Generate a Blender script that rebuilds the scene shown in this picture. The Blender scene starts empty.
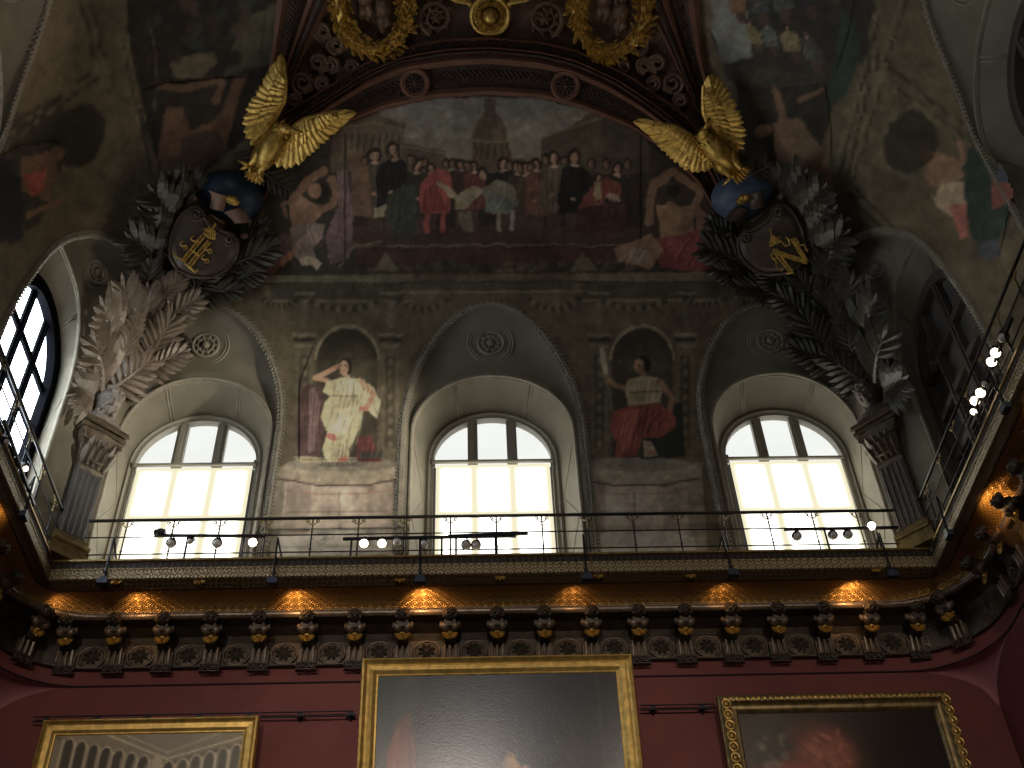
import bpy, math, random
import numpy as np
from math import sin, cos, pi, sqrt, radians, atan2
random.seed(7); rng = np.random.default_rng(7)
C = bpy.context.scene.collection
ZC = 1.6                                  # eye height above the floor; geometry below is measured from the eye

# ---------------------------------------------------------------- camera
def cam_basis(pitch, yaw, roll):
    p, y, r = map(radians, (pitch, yaw, roll))
    f = np.array([sin(y)*cos(p), cos(y)*cos(p), sin(p)])
    rt = np.array([cos(y), -sin(y), 0]); up = np.cross(rt, f)
    return cos(r)*rt + sin(r)*up, -sin(r)*rt + cos(r)*up, f
FL = 1193.0
RT, UP, FW = cam_basis(45.153, 3.16, -2.748)
cd = bpy.data.cameras.new('camera'); cam = bpy.data.objects.new('camera', cd); C.objects.link(cam)
import mathutils
mw = mathutils.Matrix([[RT[0], UP[0], -FW[0], 0], [RT[1], UP[1], -FW[1], 0], [RT[2], UP[2], -FW[2], ZC], [0, 0, 0, 1]])
cam.matrix_world = mw
cd.sensor_width = 36; cd.lens = FL*36/1024; cd.clip_end = 200
bpy.context.scene.camera = cam

# ---------------------------------------------------------------- world, exposure
W = bpy.data.worlds.new('world'); bpy.context.scene.world = W; W.use_nodes = True
bg = W.node_tree.nodes['Background']; bg.inputs[0].default_value = (0.95, 0.88, 0.80, 1); bg.inputs[1].default_value = 0.045
vs = bpy.context.scene.view_settings
vs.view_transform = 'Standard'; vs.look = 'None'; vs.exposure = 0.0; vs.gamma = 1; vs.use_curve_mapping = False
WIN_E = 3.6; SIDE_E = 9.0; BACK_E = 4.0     # radiance of the blinds, of the bare side window, of the windows behind
def lamp(kind, loc, power, col, target=None, size=.1, spot=60):
    d = bpy.data.lights.new('lamp', kind); d.energy = power; d.color = col
    if kind == 'SPOT': d.spot_size = radians(spot); d.spot_blend = .8; d.shadow_soft_size = size
    elif kind == 'AREA': d.size = size
    else: d.shadow_soft_size = size
    o = bpy.data.objects.new('lamp', d); C.objects.link(o); o.location = (loc[0], loc[1], loc[2]+ZC)
    if target is not None:
        v = mathutils.Vector((target[0]-loc[0], target[1]-loc[1], target[2]-loc[2]))
        o.rotation_euler = v.to_track_quat('-Z', 'Y').to_euler()
    return o

# unseen fill spots added behind the viewer to brighten the red wall and pictures
for lx, tx, pw in ((-3.4, -2.6, 1.25), (-.2, .1, 1.15), (3.8, 3.2, 1.0)):
    lamp('SPOT', (lx, -.9, 7.3), 600*pw, (1, .86, .74), (tx, 10, 5.3), .25, 29)
# the lit lamps of the right side track reach the left corner, one added fill among them
lamp('SPOT', (4.35, 7.6, 7.35), 90, (1, .78, .62), (-3.7, 9.2, 10.2), .08, 26)
lamp('SPOT', (4.35, 6.4, 7.35), 1500, (1, .93, .80), (-2.5, 9.7, 8.9), .25, 28)  # added fill for the left front bay, standing in for veiling glare
lamp('SPOT', (4.35, 6.9, 7.35), 130, (1, .84, .72), (-4.1, 8.3, 9.8), .08, 14)
lamp('SPOT', (4.35, 6.0, 7.35), 420, (1, .80, .70), (-4.2, 5.3, 9.9), .08, 18)
lamp('SPOT', (4.35, 6.6, 7.35), 60, (1, .84, .66), (-2.3, 8.2, 12.1), .06, 20)
lamp('SPOT', (-3.75, 6.6, 7.35), 60, (1, .84, .66), (3.0, 8.2, 12.1), .06, 20)

# ---------------------------------------------------------------- pixel rays (photo frame 1024 x 768)
def ray(u, v): return FW + (u-512)/FL*RT + (384-v)/FL*UP
def at_y(u, v, Y): r = ray(u, v); return r*Y/r[1]
def proj(P):
    P = np.asarray(P, float); d = P@FW
    return 512+FL*(P@RT)/d, 384-FL*(P@UP)/d

# ---------------------------------------------------------------- vault surface
X0 = .30; HX = 4.41; YF = 9.6; Z1 = 9.6; HV = 3.35; RR = 4.4; KS = .8; YB = -1.4
def dist_in(x, y):
    a = HX-np.abs(x-X0); b = YF-y
    h = np.maximum(KS-np.abs(a-b), 0)/KS
    return np.minimum(a, b)-h*h*KS/4
def z_of(d):
    d = np.clip(d, 0, RR); return Z1+HV*np.sqrt(np.maximum(1-(1-d/RR)**2, 0))
def hit(u, v, h=0.0):
    """points where pixel rays meet the vault, lifted h towards the room"""
    u = np.atleast_1d(np.asarray(u, float)); v = np.atleast_1d(np.asarray(v, float))
    r = FW[None]+((u-512)/FL)[:, None]*RT[None]+((384-v)/FL)[:, None]*UP[None]
    lo = np.full(len(u), 1.0); hi = np.full(len(u), 30.0)
    for _ in range(34):
        m = (lo+hi)/2; P = r*m[:, None]; d = dist_in(P[:, 0], P[:, 1])-h
        ins = (d > 0) & (P[:, 2] < z_of(d)-h)
        lo = np.where(ins, m, lo); hi = np.where(ins, hi, m)
    return r*lo[:, None]
def hit1(u, v, h=0.0): return hit(u, v, h)[0]
def vnormal(P):
    e = 1e-3; d = float(dist_in(P[0], P[1]))
    gx = (dist_in(P[0]+e, P[1])-dist_in(P[0]-e, P[1]))/(2*e); gy = (dist_in(P[0], P[1]+e)-dist_in(P[0], P[1]-e))/(2*e)
    d = max(d, 0.03); s = (z_of(d+e)-z_of(d-e))/(2*e)
    n = np.array([gx*s, gy*s, -1.0]); return n/np.linalg.norm(n)
def depth_for(a, d):
    """b with smooth-min(a, b) = d"""
    if a-d >= KS: return d
    lo, hi = d, max(a, d)+3
    for _ in range(40):
        m = (lo+hi)/2; h = max(KS-abs(a-m), 0)/KS
        if min(a, m)-h*h*KS/4 < d: lo = m
        else: hi = m
    return lo
class Plane:
    """a plane in the place; pixels of the outline are dropped onto it, with a height h off it"""
    def __init__(s, P0, N): s.P0 = np.asarray(P0, float); s.N = np.asarray(N, float)/np.linalg.norm(N)
    def __call__(s, u, v, h=0.0):
        r = ray(u, v); return r*(((s.P0+s.N*h)@s.N)/(r@s.N))

# ---------------------------------------------------------------- mesh builder
def nrm(v):
    v = np.asarray(v, float); l = np.linalg.norm(v); return v/l if l > 1e-9 else v
class M:
    def __init__(s): s.v = []; s.f = []; s.uv = None; s.col = None; s.n = 0
    def add(s, vs_, fs):
        k = s.n; vs_ = np.asarray(vs_, float).reshape(-1, 3); s.v.append(vs_); s.n += len(vs_)
        s.f += [tuple(i+k for i in f) for f in fs]; return s
    def verts(s): return np.concatenate(s.v) if s.v else np.zeros((0, 3))
    def box(s, c, d, ax=None):
        c = np.asarray(c, float); d = np.asarray(d, float)/2
        A = np.eye(3) if ax is None else np.asarray(ax)
        P = [c+sx*d[0]*A[0]+sy*d[1]*A[1]+sz*d[2]*A[2] for sx in (-1, 1) for sy in (-1, 1) for sz in (-1, 1)]
        return s.add(P, [(0, 1, 3, 2), (4, 6, 7, 5), (0, 4, 5, 1), (2, 3, 7, 6), (0, 2, 6, 4), (1, 5, 7, 3)])
    def tube(s, pts, r, seg=8, flat=1.0, up=None, cap=True, closed=False):
        pts = [np.asarray(p, float) for p in pts]; n = len(pts)
        rr = [r]*n if np.isscalar(r) else list(r)
        ref = np.array([0, 0, 1.0]) if up is None else np.asarray(up, float); V = []; prev = None
        for i, p in enumerate(pts):
            if closed: t = nrm(pts[(i+1) % n]-pts[i-1])
            else: t = nrm(pts[min(i+1, n-1)]-pts[max(i-1, 0)])
            a = ref if prev is None else prev
            b = a-t*(a@t)
            if np.linalg.norm(b) < 1e-3: a = np.array([1.0, .1, 0]); b = a-t*(a@t)
            b = nrm(b); c = np.cross(t, b)
            if up is None: prev = b
            for k in range(seg):
                g = 2*pi*k/seg; V.append(p+rr[i]*(cos(g)*b*flat+sin(g)*c))
        F = []
        for i in range(n if closed else n-1):
            j = (i+1) % n
            for k in range(seg):
                l = (k+1) % seg; F.append((i*seg+k, i*seg+l, j*seg+l, j*seg+k))
        if cap and not closed: F += [tuple(range(seg))[::-1], tuple((n-1)*seg+k for k in range(seg))]
        return s.add(V, F)
    def lathe(s, prof, c, axis=(0, 0, 1), seg=20, e1=None, sx=1.0, sy=1.0):
        ax = nrm(axis); a = np.array([1.0, 0, 0]) if e1 is None else np.asarray(e1, float)
        if abs(ax@nrm(a)) > .95: a = np.array([0, 1.0, 0])
        b = nrm(a-ax*(a@ax)); d = np.cross(ax, b); c = np.asarray(c, float); V = []
        for r, z in prof:
            for k in range(seg):
                g = 2*pi*k/seg; V.append(c+ax*z+r*(cos(g)*b*sx+sin(g)*d*sy))
        F = []
        for i in range(len(prof)-1):
            for k in range(seg):
                l = (k+1) % seg; F.append((i*seg+k, i*seg+l, (i+1)*seg+l, (i+1)*seg+k))
        F += [tuple(range(seg))[::-1], tuple((len(prof)-1)*seg+k for k in range(seg))]
        return s.add(V, F)
    def blob(s, c, r, ax=None, nu=10, nv=7, fn=None):
        """ellipsoid; fn(direction) scales the radius"""
        c = np.asarray(c, float); r = (r, r, r) if np.isscalar(r) else r
        A = np.eye(3) if ax is None else np.asarray(ax); V = []
        for i in range(nv+1):
            th = pi*i/nv
            for k in range(nu):
                ph = 2*pi*k/nu; d = np.array([sin(th)*cos(ph), sin(th)*sin(ph), cos(th)])
                q = fn(d) if fn else 1.0
                V.append(c+q*(d[0]*r[0]*A[0]+d[1]*r[1]*A[1]+d[2]*r[2]*A[2]))
        F = [(i*nu+k, (i+1)*nu+k, (i+1)*nu+(k+1) % nu, i*nu+(k+1) % nu) for i in range(nv) for k in range(nu)]
        return s.add(V, F)
    def prism(s, poly, depth_vec):
        poly = [np.asarray(p, float) for p in poly]; n = len(poly); dv = np.asarray(depth_vec, float)
        return s.add(poly+[p+dv for p in poly], [tuple(range(n)), tuple(range(2*n-1, n-1, -1))]+[(i, n+i, n+(i+1) % n, (i+1) % n) for i in range(n)])
    def loft(s, rows, closed=False):
        n = len(rows[0]); F = []
        for i in range(len(rows)-1):
            for k in range(n if closed else n-1):
                l = (k+1) % n; F.append((i*n+k, i*n+l, (i+1)*n+l, (i+1)*n+k))
        return s.add(np.concatenate([np.asarray(r, float).reshape(-1, 3) for r in rows]), F)
    def blade(s, P, d, L, w, N, curl=.15, th=.25):
        """a leaf or feather: ridge, two edges, an underside"""
        d = nrm(d); N = nrm(np.asarray(N, float)-d*(np.asarray(N, float)@d)); sd = np.cross(d, N); V = []
        P = np.asarray(P, float)
        for q, wf in ((0, .35), (.3, .85), (.6, 1.0), (.85, .7), (1.0, .12)):
            c = P+d*L*q+N*curl*L*(q*q if curl > 0 else q*q)
            h = w*wf/2
            V += [c-sd*h, c+N*h*th*2, c+sd*h, c-N*h*.25]
        F = []
        for i in range(4):
            for k in range(4):
                l = (k+1) % 4; F.append((i*4+k, i*4+l, i*4+4+l, i*4+4+k))
        F += [(3, 2, 1, 0), (16, 17, 18, 19)]
        return s.add(V, F)
    def build(s, name, mat, parent=None, mirror=False, smooth=False):
        V = s.verts().copy(); F = s.f
        if mirror: V[:, 0] = 2*X0-V[:, 0]; F = [f[::-1] for f in F]
        if parent is None: V[:, 2] += ZC
        else:
            o = parent; L = np.zeros(3)
            while o is not None: L += np.array(o.location); o = o.parent
            if not parent.get('_local'): V[:, 2] += ZC; V -= L
        me = bpy.data.meshes.new(name); me.from_pydata(V.tolist(), [], F)
        me.materials.append(mat)
        if s.uv is not None:
            ul = me.uv_layers.new(name='UVMap'); idx = np.zeros(len(me.loops), dtype=np.int32); me.loops.foreach_get('vertex_index', idx)
            ul.data.foreach_set('uv', np.asarray(s.uv, dtype=np.float32)[idx].ravel())
        if s.col is not None:
            ca = me.color_attributes.new('Col', 'FLOAT_COLOR', 'POINT')
            c4 = np.ones((len(V), 4), dtype=np.float32); c4[:, :3] = s.col; ca.data.foreach_set('color', c4.ravel())
        if smooth: me.polygons.foreach_set('use_smooth', [True]*len(me.polygons))
        me.update()
        ob = bpy.data.objects.new(name, me); C.objects.link(ob)
        if parent is not None: ob.parent = parent
        return ob
def tag(o, label=None, cat=None, group=None, kind=None):
    if label: o['label'] = label
    if cat: o['category'] = cat
    if group: o['group'] = group
    if kind: o['kind'] = kind
    return o
def struct(name, m, mat, label=None, parent=None, smooth=False):
    o = m.build(name, mat, parent, smooth=smooth)
    if parent is None: o['kind'] = 'structure'
    if label: o['label'] = label
    return o
def thing(name, label, cat, loc=(0, 0, 0), rz=0, group=None, local=False):
    """an Empty at the base of a thing; with local=True its parts are modelled round the origin"""
    o = bpy.data.objects.new(name, None); C.objects.link(o); o.empty_display_size = .1
    o.location = (loc[0], loc[1], loc[2]+ZC); o.rotation_euler = (0, 0, rz); tag(o, label, cat, group)
    if local: o['_local'] = 1
    return o
def mir(P): return (2*X0-P[0], P[1], P[2])
def copy_tree(o, loc=None, rz=None, label=None, parent=None):
    c = o.copy(); C.objects.link(c)
    if parent is not None: c.parent = parent
    for ch in [k for k in bpy.data.objects if k.parent == o]: copy_tree(ch, parent=c)
    if loc is not None: c.location = (loc[0], loc[1], loc[2]+ZC)
    if rz is not None: c.rotation_euler = (0, 0, rz)
    if label: c['label'] = label
    return c

# ---------------------------------------------------------------- materials
def lin(c):
    c = np.asarray(c, float)/255.0
    return np.where(c <= .04045, c/12.92, ((c+.055)/1.055)**2.4)
def pmat(name, col, rough=.6, metal=0.0, noise=0.0, nscale=6.0, bump=0.0, bscale=40.0, spec=.5, col2=None, emit=0.0):
    m = bpy.data.materials.new(name); m.use_nodes = True; nt = m.node_tree; b = nt.nodes['Principled BSDF']
    b.inputs['Roughness'].default_value = rough; b.inputs['Metallic'].default_value = metal; b.inputs['Specular IOR Level'].default_value = spec
    tc = nt.nodes.new('ShaderNodeTexCoord'); nz = nt.nodes.new('ShaderNodeTexNoise'); nz.inputs['Scale'].default_value = nscale; nz.inputs['Detail'].default_value = 6
    nt.links.new(tc.outputs['Object'], nz.inputs['Vector'])
    rp = nt.nodes.new('ShaderNodeValToRGB'); nt.links.new(nz.outputs['Fac'], rp.inputs['Fac'])
    col = np.asarray(col, float); c2 = np.asarray(col2, float) if col2 is not None else col*(1-noise)
    rp.color_ramp.elements[0].color = (*c2, 1); rp.color_ramp.elements[0].position = .35
    rp.color_ramp.elements[1].color = (*col, 1); rp.color_ramp.elements[1].position = .65
    nt.links.new(rp.outputs['Color'], b.inputs['Base Color'])
    if bump:
        n2 = nt.nodes.new('ShaderNodeTexNoise'); n2.inputs['Scale'].default_value = bscale; n2.inputs['Detail'].default_value = 4
        nt.links.new(tc.outputs['Object'], n2.inputs['Vector'])
        bp = nt.nodes.new('ShaderNodeBump'); bp.inputs['Strength'].default_value = bump; bp.inputs['Distance'].default_value = .02
        nt.links.new(n2.outputs['Fac'], bp.inputs['Height']); nt.links.new(bp.outputs['Normal'], b.inputs['Normal'])
    if emit: b.inputs['Emission Color'].default_value = (*col, 1); b.inputs['Emission Strength'].default_value = emit
    return m
def painted(name, rough=.7, bump=.15, bscale=60, spec=.3):
    m = pmat(name, (1, 1, 1), rough=rough, noise=.12, nscale=9, bump=bump, bscale=bscale, spec=spec); nt = m.node_tree; b = nt.nodes['Principled BSDF']
    at = nt.nodes.new('ShaderNodeAttribute'); at.attribute_name = 'Col'
    mx = nt.nodes.new('ShaderNodeMix'); mx.data_type = 'RGBA'; mx.blend_type = 'MULTIPLY'; mx.inputs[0].default_value = 1
    rp = [n for n in nt.nodes if n.type == 'VALTORGB'][0]
    nt.links.new(at.outputs['Color'], mx.inputs[6]); nt.links.new(rp.outputs['Color'], mx.inputs[7]); nt.links.new(mx.outputs[2], b.inputs['Base Color'])
    return m
def math_node(nt, op, a, b=None):
    n = nt.nodes.new('ShaderNodeMath'); n.operation = op
    for i, q in enumerate((a, b)):
        if q is None: continue
        if isinstance(q, (int, float)): n.inputs[i].default_value = q
        else: nt.links.new(q, n.inputs[i])
    return n.outputs[0]
def band_mat(name, base, ornament, fu, fv, rough=.45, metal=.5, kind='scale', bump=.6):
    """an ornament repeating along a moulding, from its UV (metres along, metres across)"""
    m = pmat(name, base, rough=rough, metal=metal); nt = m.node_tree; b = nt.nodes['Principled BSDF']
    uv = nt.nodes.new('ShaderNodeUVMap'); sp = nt.nodes.new('ShaderNodeSeparateXYZ'); nt.links.new(uv.outputs[0], sp.inputs[0])
    U = math_node(nt, 'MULTIPLY', sp.outputs[0], fu); V = math_node(nt, 'MULTIPLY', sp.outputs[1], fv)
    fx = math_node(nt, 'SUBTRACT', math_node(nt, 'FRACT', U), .5); fy = math_node(nt, 'SUBTRACT', math_node(nt, 'FRACT', V), .5)
    r = math_node(nt, 'SQRT', math_node(nt, 'ADD', math_node(nt, 'MULTIPLY', fx, fx), math_node(nt, 'MULTIPLY', fy, fy)))
    if kind == 'scale': h = math_node(nt, 'MULTIPLY', math_node(nt, 'ADD', math_node(nt, 'SINE', math_node(nt, 'MULTIPLY', r, 25.0)), 1.0), .5)
    elif kind == 'dart': h = math_node(nt, 'GREATER_THAN', .33, math_node(nt, 'ABSOLUTE', fx))
    else: h = math_node(nt, 'MULTIPLY', math_node(nt, 'ADD', math_node(nt, 'SINE', math_node(nt, 'MULTIPLY', r, 16.0)), 1.0), .5)
    mx = nt.nodes.new('ShaderNodeMix'); mx.data_type = 'RGBA'; nt.links.new(h, mx.inputs[0])
    mx.inputs[6].default_value = (*base, 1); mx.inputs[7].default_value = (*ornament, 1)
    nt.links.new(mx.outputs[2], b.inputs['Base Color'])
    bp = nt.nodes.new('ShaderNodeBump'); bp.inputs['Strength'].default_value = bump; bp.inputs['Distance'].default_value = .01
    nt.links.new(h, bp.inputs['Height']); nt.links.new(bp.outputs['Normal'], b.inputs['Normal'])
    return m
def emit_mat(name, col, e):
    m = bpy.data.materials.new(name); m.use_nodes = True; nt = m.node_tree; nt.nodes.clear()
    o = nt.nodes.new('ShaderNodeOutputMaterial'); em = nt.nodes.new('ShaderNodeEmission'); em.inputs[0].default_value = (*col, 1); em.inputs[1].default_value = e
    nz = nt.nodes.new('ShaderNodeTexNoise'); nz.inputs['Scale'].default_value = 1.2; mr = nt.nodes.new('ShaderNodeMapRange')
    mr.inputs[3].default_value = e*.9; mr.inputs[4].default_value = e*1.1
    nt.links.new(nz.outputs['Fac'], mr.inputs[0]); nt.links.new(mr.outputs[0], em.inputs[1]); nt.links.new(em.outputs[0], o.inputs[0]); return m
G = 3.1          # pigment = photographed tone x G (the room is dim)
MT = {}
MT['wall'] = pmat('red wall paint', (.20, .05, .043), rough=.75, noise=.18, nscale=3, bump=.08, bscale=120)
MT['squinch'] = pmat('pink red plaster', (.40, .15, .15), rough=.75, noise=.12, nscale=3)
MT['seam'] = pmat('dark seam', (.02, .008, .008), rough=.8)
MT['stone'] = pmat('painted stone', (.26, .23, .165), rough=.7, noise=.22, nscale=3.5, bump=.1)
MT['stone2'] = pmat('pale moulding', (.36, .32, .24), rough=.65, noise=.25, nscale=8, bump=.3, bscale=60)
MT['grey'] = pmat('grey plaster', (.13, .118, .105), rough=.55, noise=.3, nscale=4)
MT['bronze'] = pmat('dark bronze', (.10, .078, .055), rough=.42, metal=.35, noise=.45, nscale=12, bump=.25, bscale=70)
MT['brackets'] = pmat('bronzed plaster', (.24, .175, .12), rough=.38, metal=.35, noise=.45, nscale=14, bump=.15, bscale=60)
MT['gold'] = pmat('worn gilding', (.78, .50, .13), rough=.36, metal=.75, noise=.45, nscale=18, bump=.25, bscale=90)
MT['goldframe'] = pmat('frame gilding', (.72, .47, .13), rough=.4, metal=.6, noise=.35, nscale=14, bump=.15, bscale=60)
MT['capital'] = pmat('bronzed capital', (.17, .125, .08), rough=.5, metal=.2, noise=.5, nscale=16, bump=.3)
MT['scrollgold'] = pmat('tarnished gilding', (.34, .24, .10), rough=.45, metal=.6, noise=.5, nscale=16)
MT['dullgold'] = pmat('dull gold', (.42, .29, .11), rough=.45, metal=.6, noise=.5, nscale=16, bump=.2)
MT['rib'] = pmat('red brown stucco', (.20, .085, .05), rough=.55, noise=.3, nscale=5, bump=.15)
MT['ribdark'] = pmat('dark brown stucco', (.075, .042, .028), rough=.5, noise=.5, nscale=16, bump=.6, bscale=45)
MT['relief'] = pmat('brown relief', (.19, .105, .06), rough=.45, metal=.1, noise=.4, nscale=10, bump=.3)
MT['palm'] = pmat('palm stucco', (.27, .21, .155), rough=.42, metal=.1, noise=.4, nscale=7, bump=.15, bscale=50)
MT['palm2'] = pmat('shaded palm stucco', (.062, .054, .037), rough=.42, metal=.1, noise=.4, nscale=7, bump=.15, bscale=50)  # the same stucco, its shade put into the colour; olive branches share it
MT['shield'] = pmat('brown shield', (.105, .075, .055), rough=.4, metal=.15, noise=.4, nscale=7, bump=.1)
MT['ribbon'] = pmat('tan ribbon', (.33, .20, .135), rough=.45, noise=.3, nscale=6)
MT['blue'] = pmat('deep blue dome', (.022, .042, .075), rough=.4, noise=.4, nscale=5, spec=.5)
MT['blue2'] = pmat('slate blue dome', (.10, .15, .25), rough=.45, noise=.4, nscale=6, spec=.5)
MT['iron'] = pmat('black iron', (.022, .022, .026), rough=.4, metal=.5)
MT['steel'] = pmat('rail steel', (.05, .048, .045), rough=.3, metal=.8)
MT['clamp'] = pmat('navy clamp', (.018, .03, .055), rough=.5)
MT['frame'] = pmat('window frame paint', (.42, .39, .32), rough=.5, noise=.1)
MT['darkframe'] = pmat('dark window frame', (.003, .003, .005), rough=.8, spec=.05)
MT['greyframe'] = pmat('grey brown window frame', (.11, .09, .075), rough=.5)
MT['darkpane'] = pmat('shuttered pane', (.16, .15, .145), rough=.35, noise=.2, nscale=2)
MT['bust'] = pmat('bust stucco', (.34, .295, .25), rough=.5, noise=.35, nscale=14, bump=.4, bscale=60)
MT['bustdark'] = pmat('darkened bust stucco', (.15, .12, .10), rough=.5, noise=.35, nscale=14, bump=.4, bscale=60)  # bust stucco with the right bust's shade in its colour; plinths share it
MT['paint'] = painted('fresco'); MT['canvas'] = painted('oil on canvas', rough=.24, bump=.05, bscale=60, spec=.65)
MT['globe'] = emit_mat('lit lamp', (1.0, .82, .62), 9); MT['lens'] = pmat('lamp glass', (.55, .52, .5), rough=.12)
MT['sky'] = emit_mat('daylight pane', (.80, .90, 1.0), SIDE_E); MT['sky2'] = emit_mat('shaded daylight pane', (.80, .90, 1.0), 5.0)
MT['backsky'] = emit_mat('daylight behind', (.95, .97, 1.0), BACK_E)
MT['cove'] = band_mat('gilt scale cove', (.20, .11, .04), (.62, .37, .11), 1/.085, 1/.075, kind='scale', metal=.55, rough=.42)
MT['lip'] = band_mat('guilloche band', (.40, .31, .17), (.16, .115, .06), 1/.075, 1/.080, kind='ring', metal=.3, rough=.5)
MT['egg'] = band_mat('egg and dart band', (.055, .038, .02), (.012, .009, .007), 1/.06, 1/.1, kind='dart', metal=.0, rough=.8)
MT['orn'] = band_mat('leaf band', (.035, .022, .012), (.22, .125, .045), 1/.05, 1/.04, kind='scale', metal=.6, bump=1.0)
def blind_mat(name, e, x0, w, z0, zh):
    """a roller blind glowing with daylight, with shadows of the sash bars painted into the glow as soft bands"""
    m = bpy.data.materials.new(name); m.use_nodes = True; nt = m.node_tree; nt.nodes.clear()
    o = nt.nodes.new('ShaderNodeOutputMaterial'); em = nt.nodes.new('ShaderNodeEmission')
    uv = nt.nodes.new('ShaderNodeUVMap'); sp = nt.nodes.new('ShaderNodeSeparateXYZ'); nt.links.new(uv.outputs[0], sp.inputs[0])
    tot = None  # shadows of the unbuilt sash bars, painted as darker bands
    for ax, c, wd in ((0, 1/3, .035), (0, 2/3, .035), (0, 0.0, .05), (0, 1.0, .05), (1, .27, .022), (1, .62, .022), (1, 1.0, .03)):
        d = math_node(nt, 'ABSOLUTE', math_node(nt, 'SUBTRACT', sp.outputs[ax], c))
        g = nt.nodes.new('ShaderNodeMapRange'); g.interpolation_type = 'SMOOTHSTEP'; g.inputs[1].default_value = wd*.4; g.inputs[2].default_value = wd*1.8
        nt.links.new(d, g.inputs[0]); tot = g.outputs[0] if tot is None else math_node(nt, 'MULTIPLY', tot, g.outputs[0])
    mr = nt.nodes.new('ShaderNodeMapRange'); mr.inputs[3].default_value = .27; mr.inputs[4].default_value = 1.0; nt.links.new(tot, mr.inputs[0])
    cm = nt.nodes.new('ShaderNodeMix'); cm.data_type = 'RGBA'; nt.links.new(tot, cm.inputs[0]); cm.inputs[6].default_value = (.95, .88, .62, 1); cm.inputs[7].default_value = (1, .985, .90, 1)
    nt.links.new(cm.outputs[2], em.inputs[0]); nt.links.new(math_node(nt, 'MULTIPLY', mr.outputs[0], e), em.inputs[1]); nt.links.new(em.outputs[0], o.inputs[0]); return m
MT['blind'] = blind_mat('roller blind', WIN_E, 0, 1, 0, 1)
MT['upperpane'] = emit_mat('pale scrim pane', (.93, .95, .90), WIN_E*.27)

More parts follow.
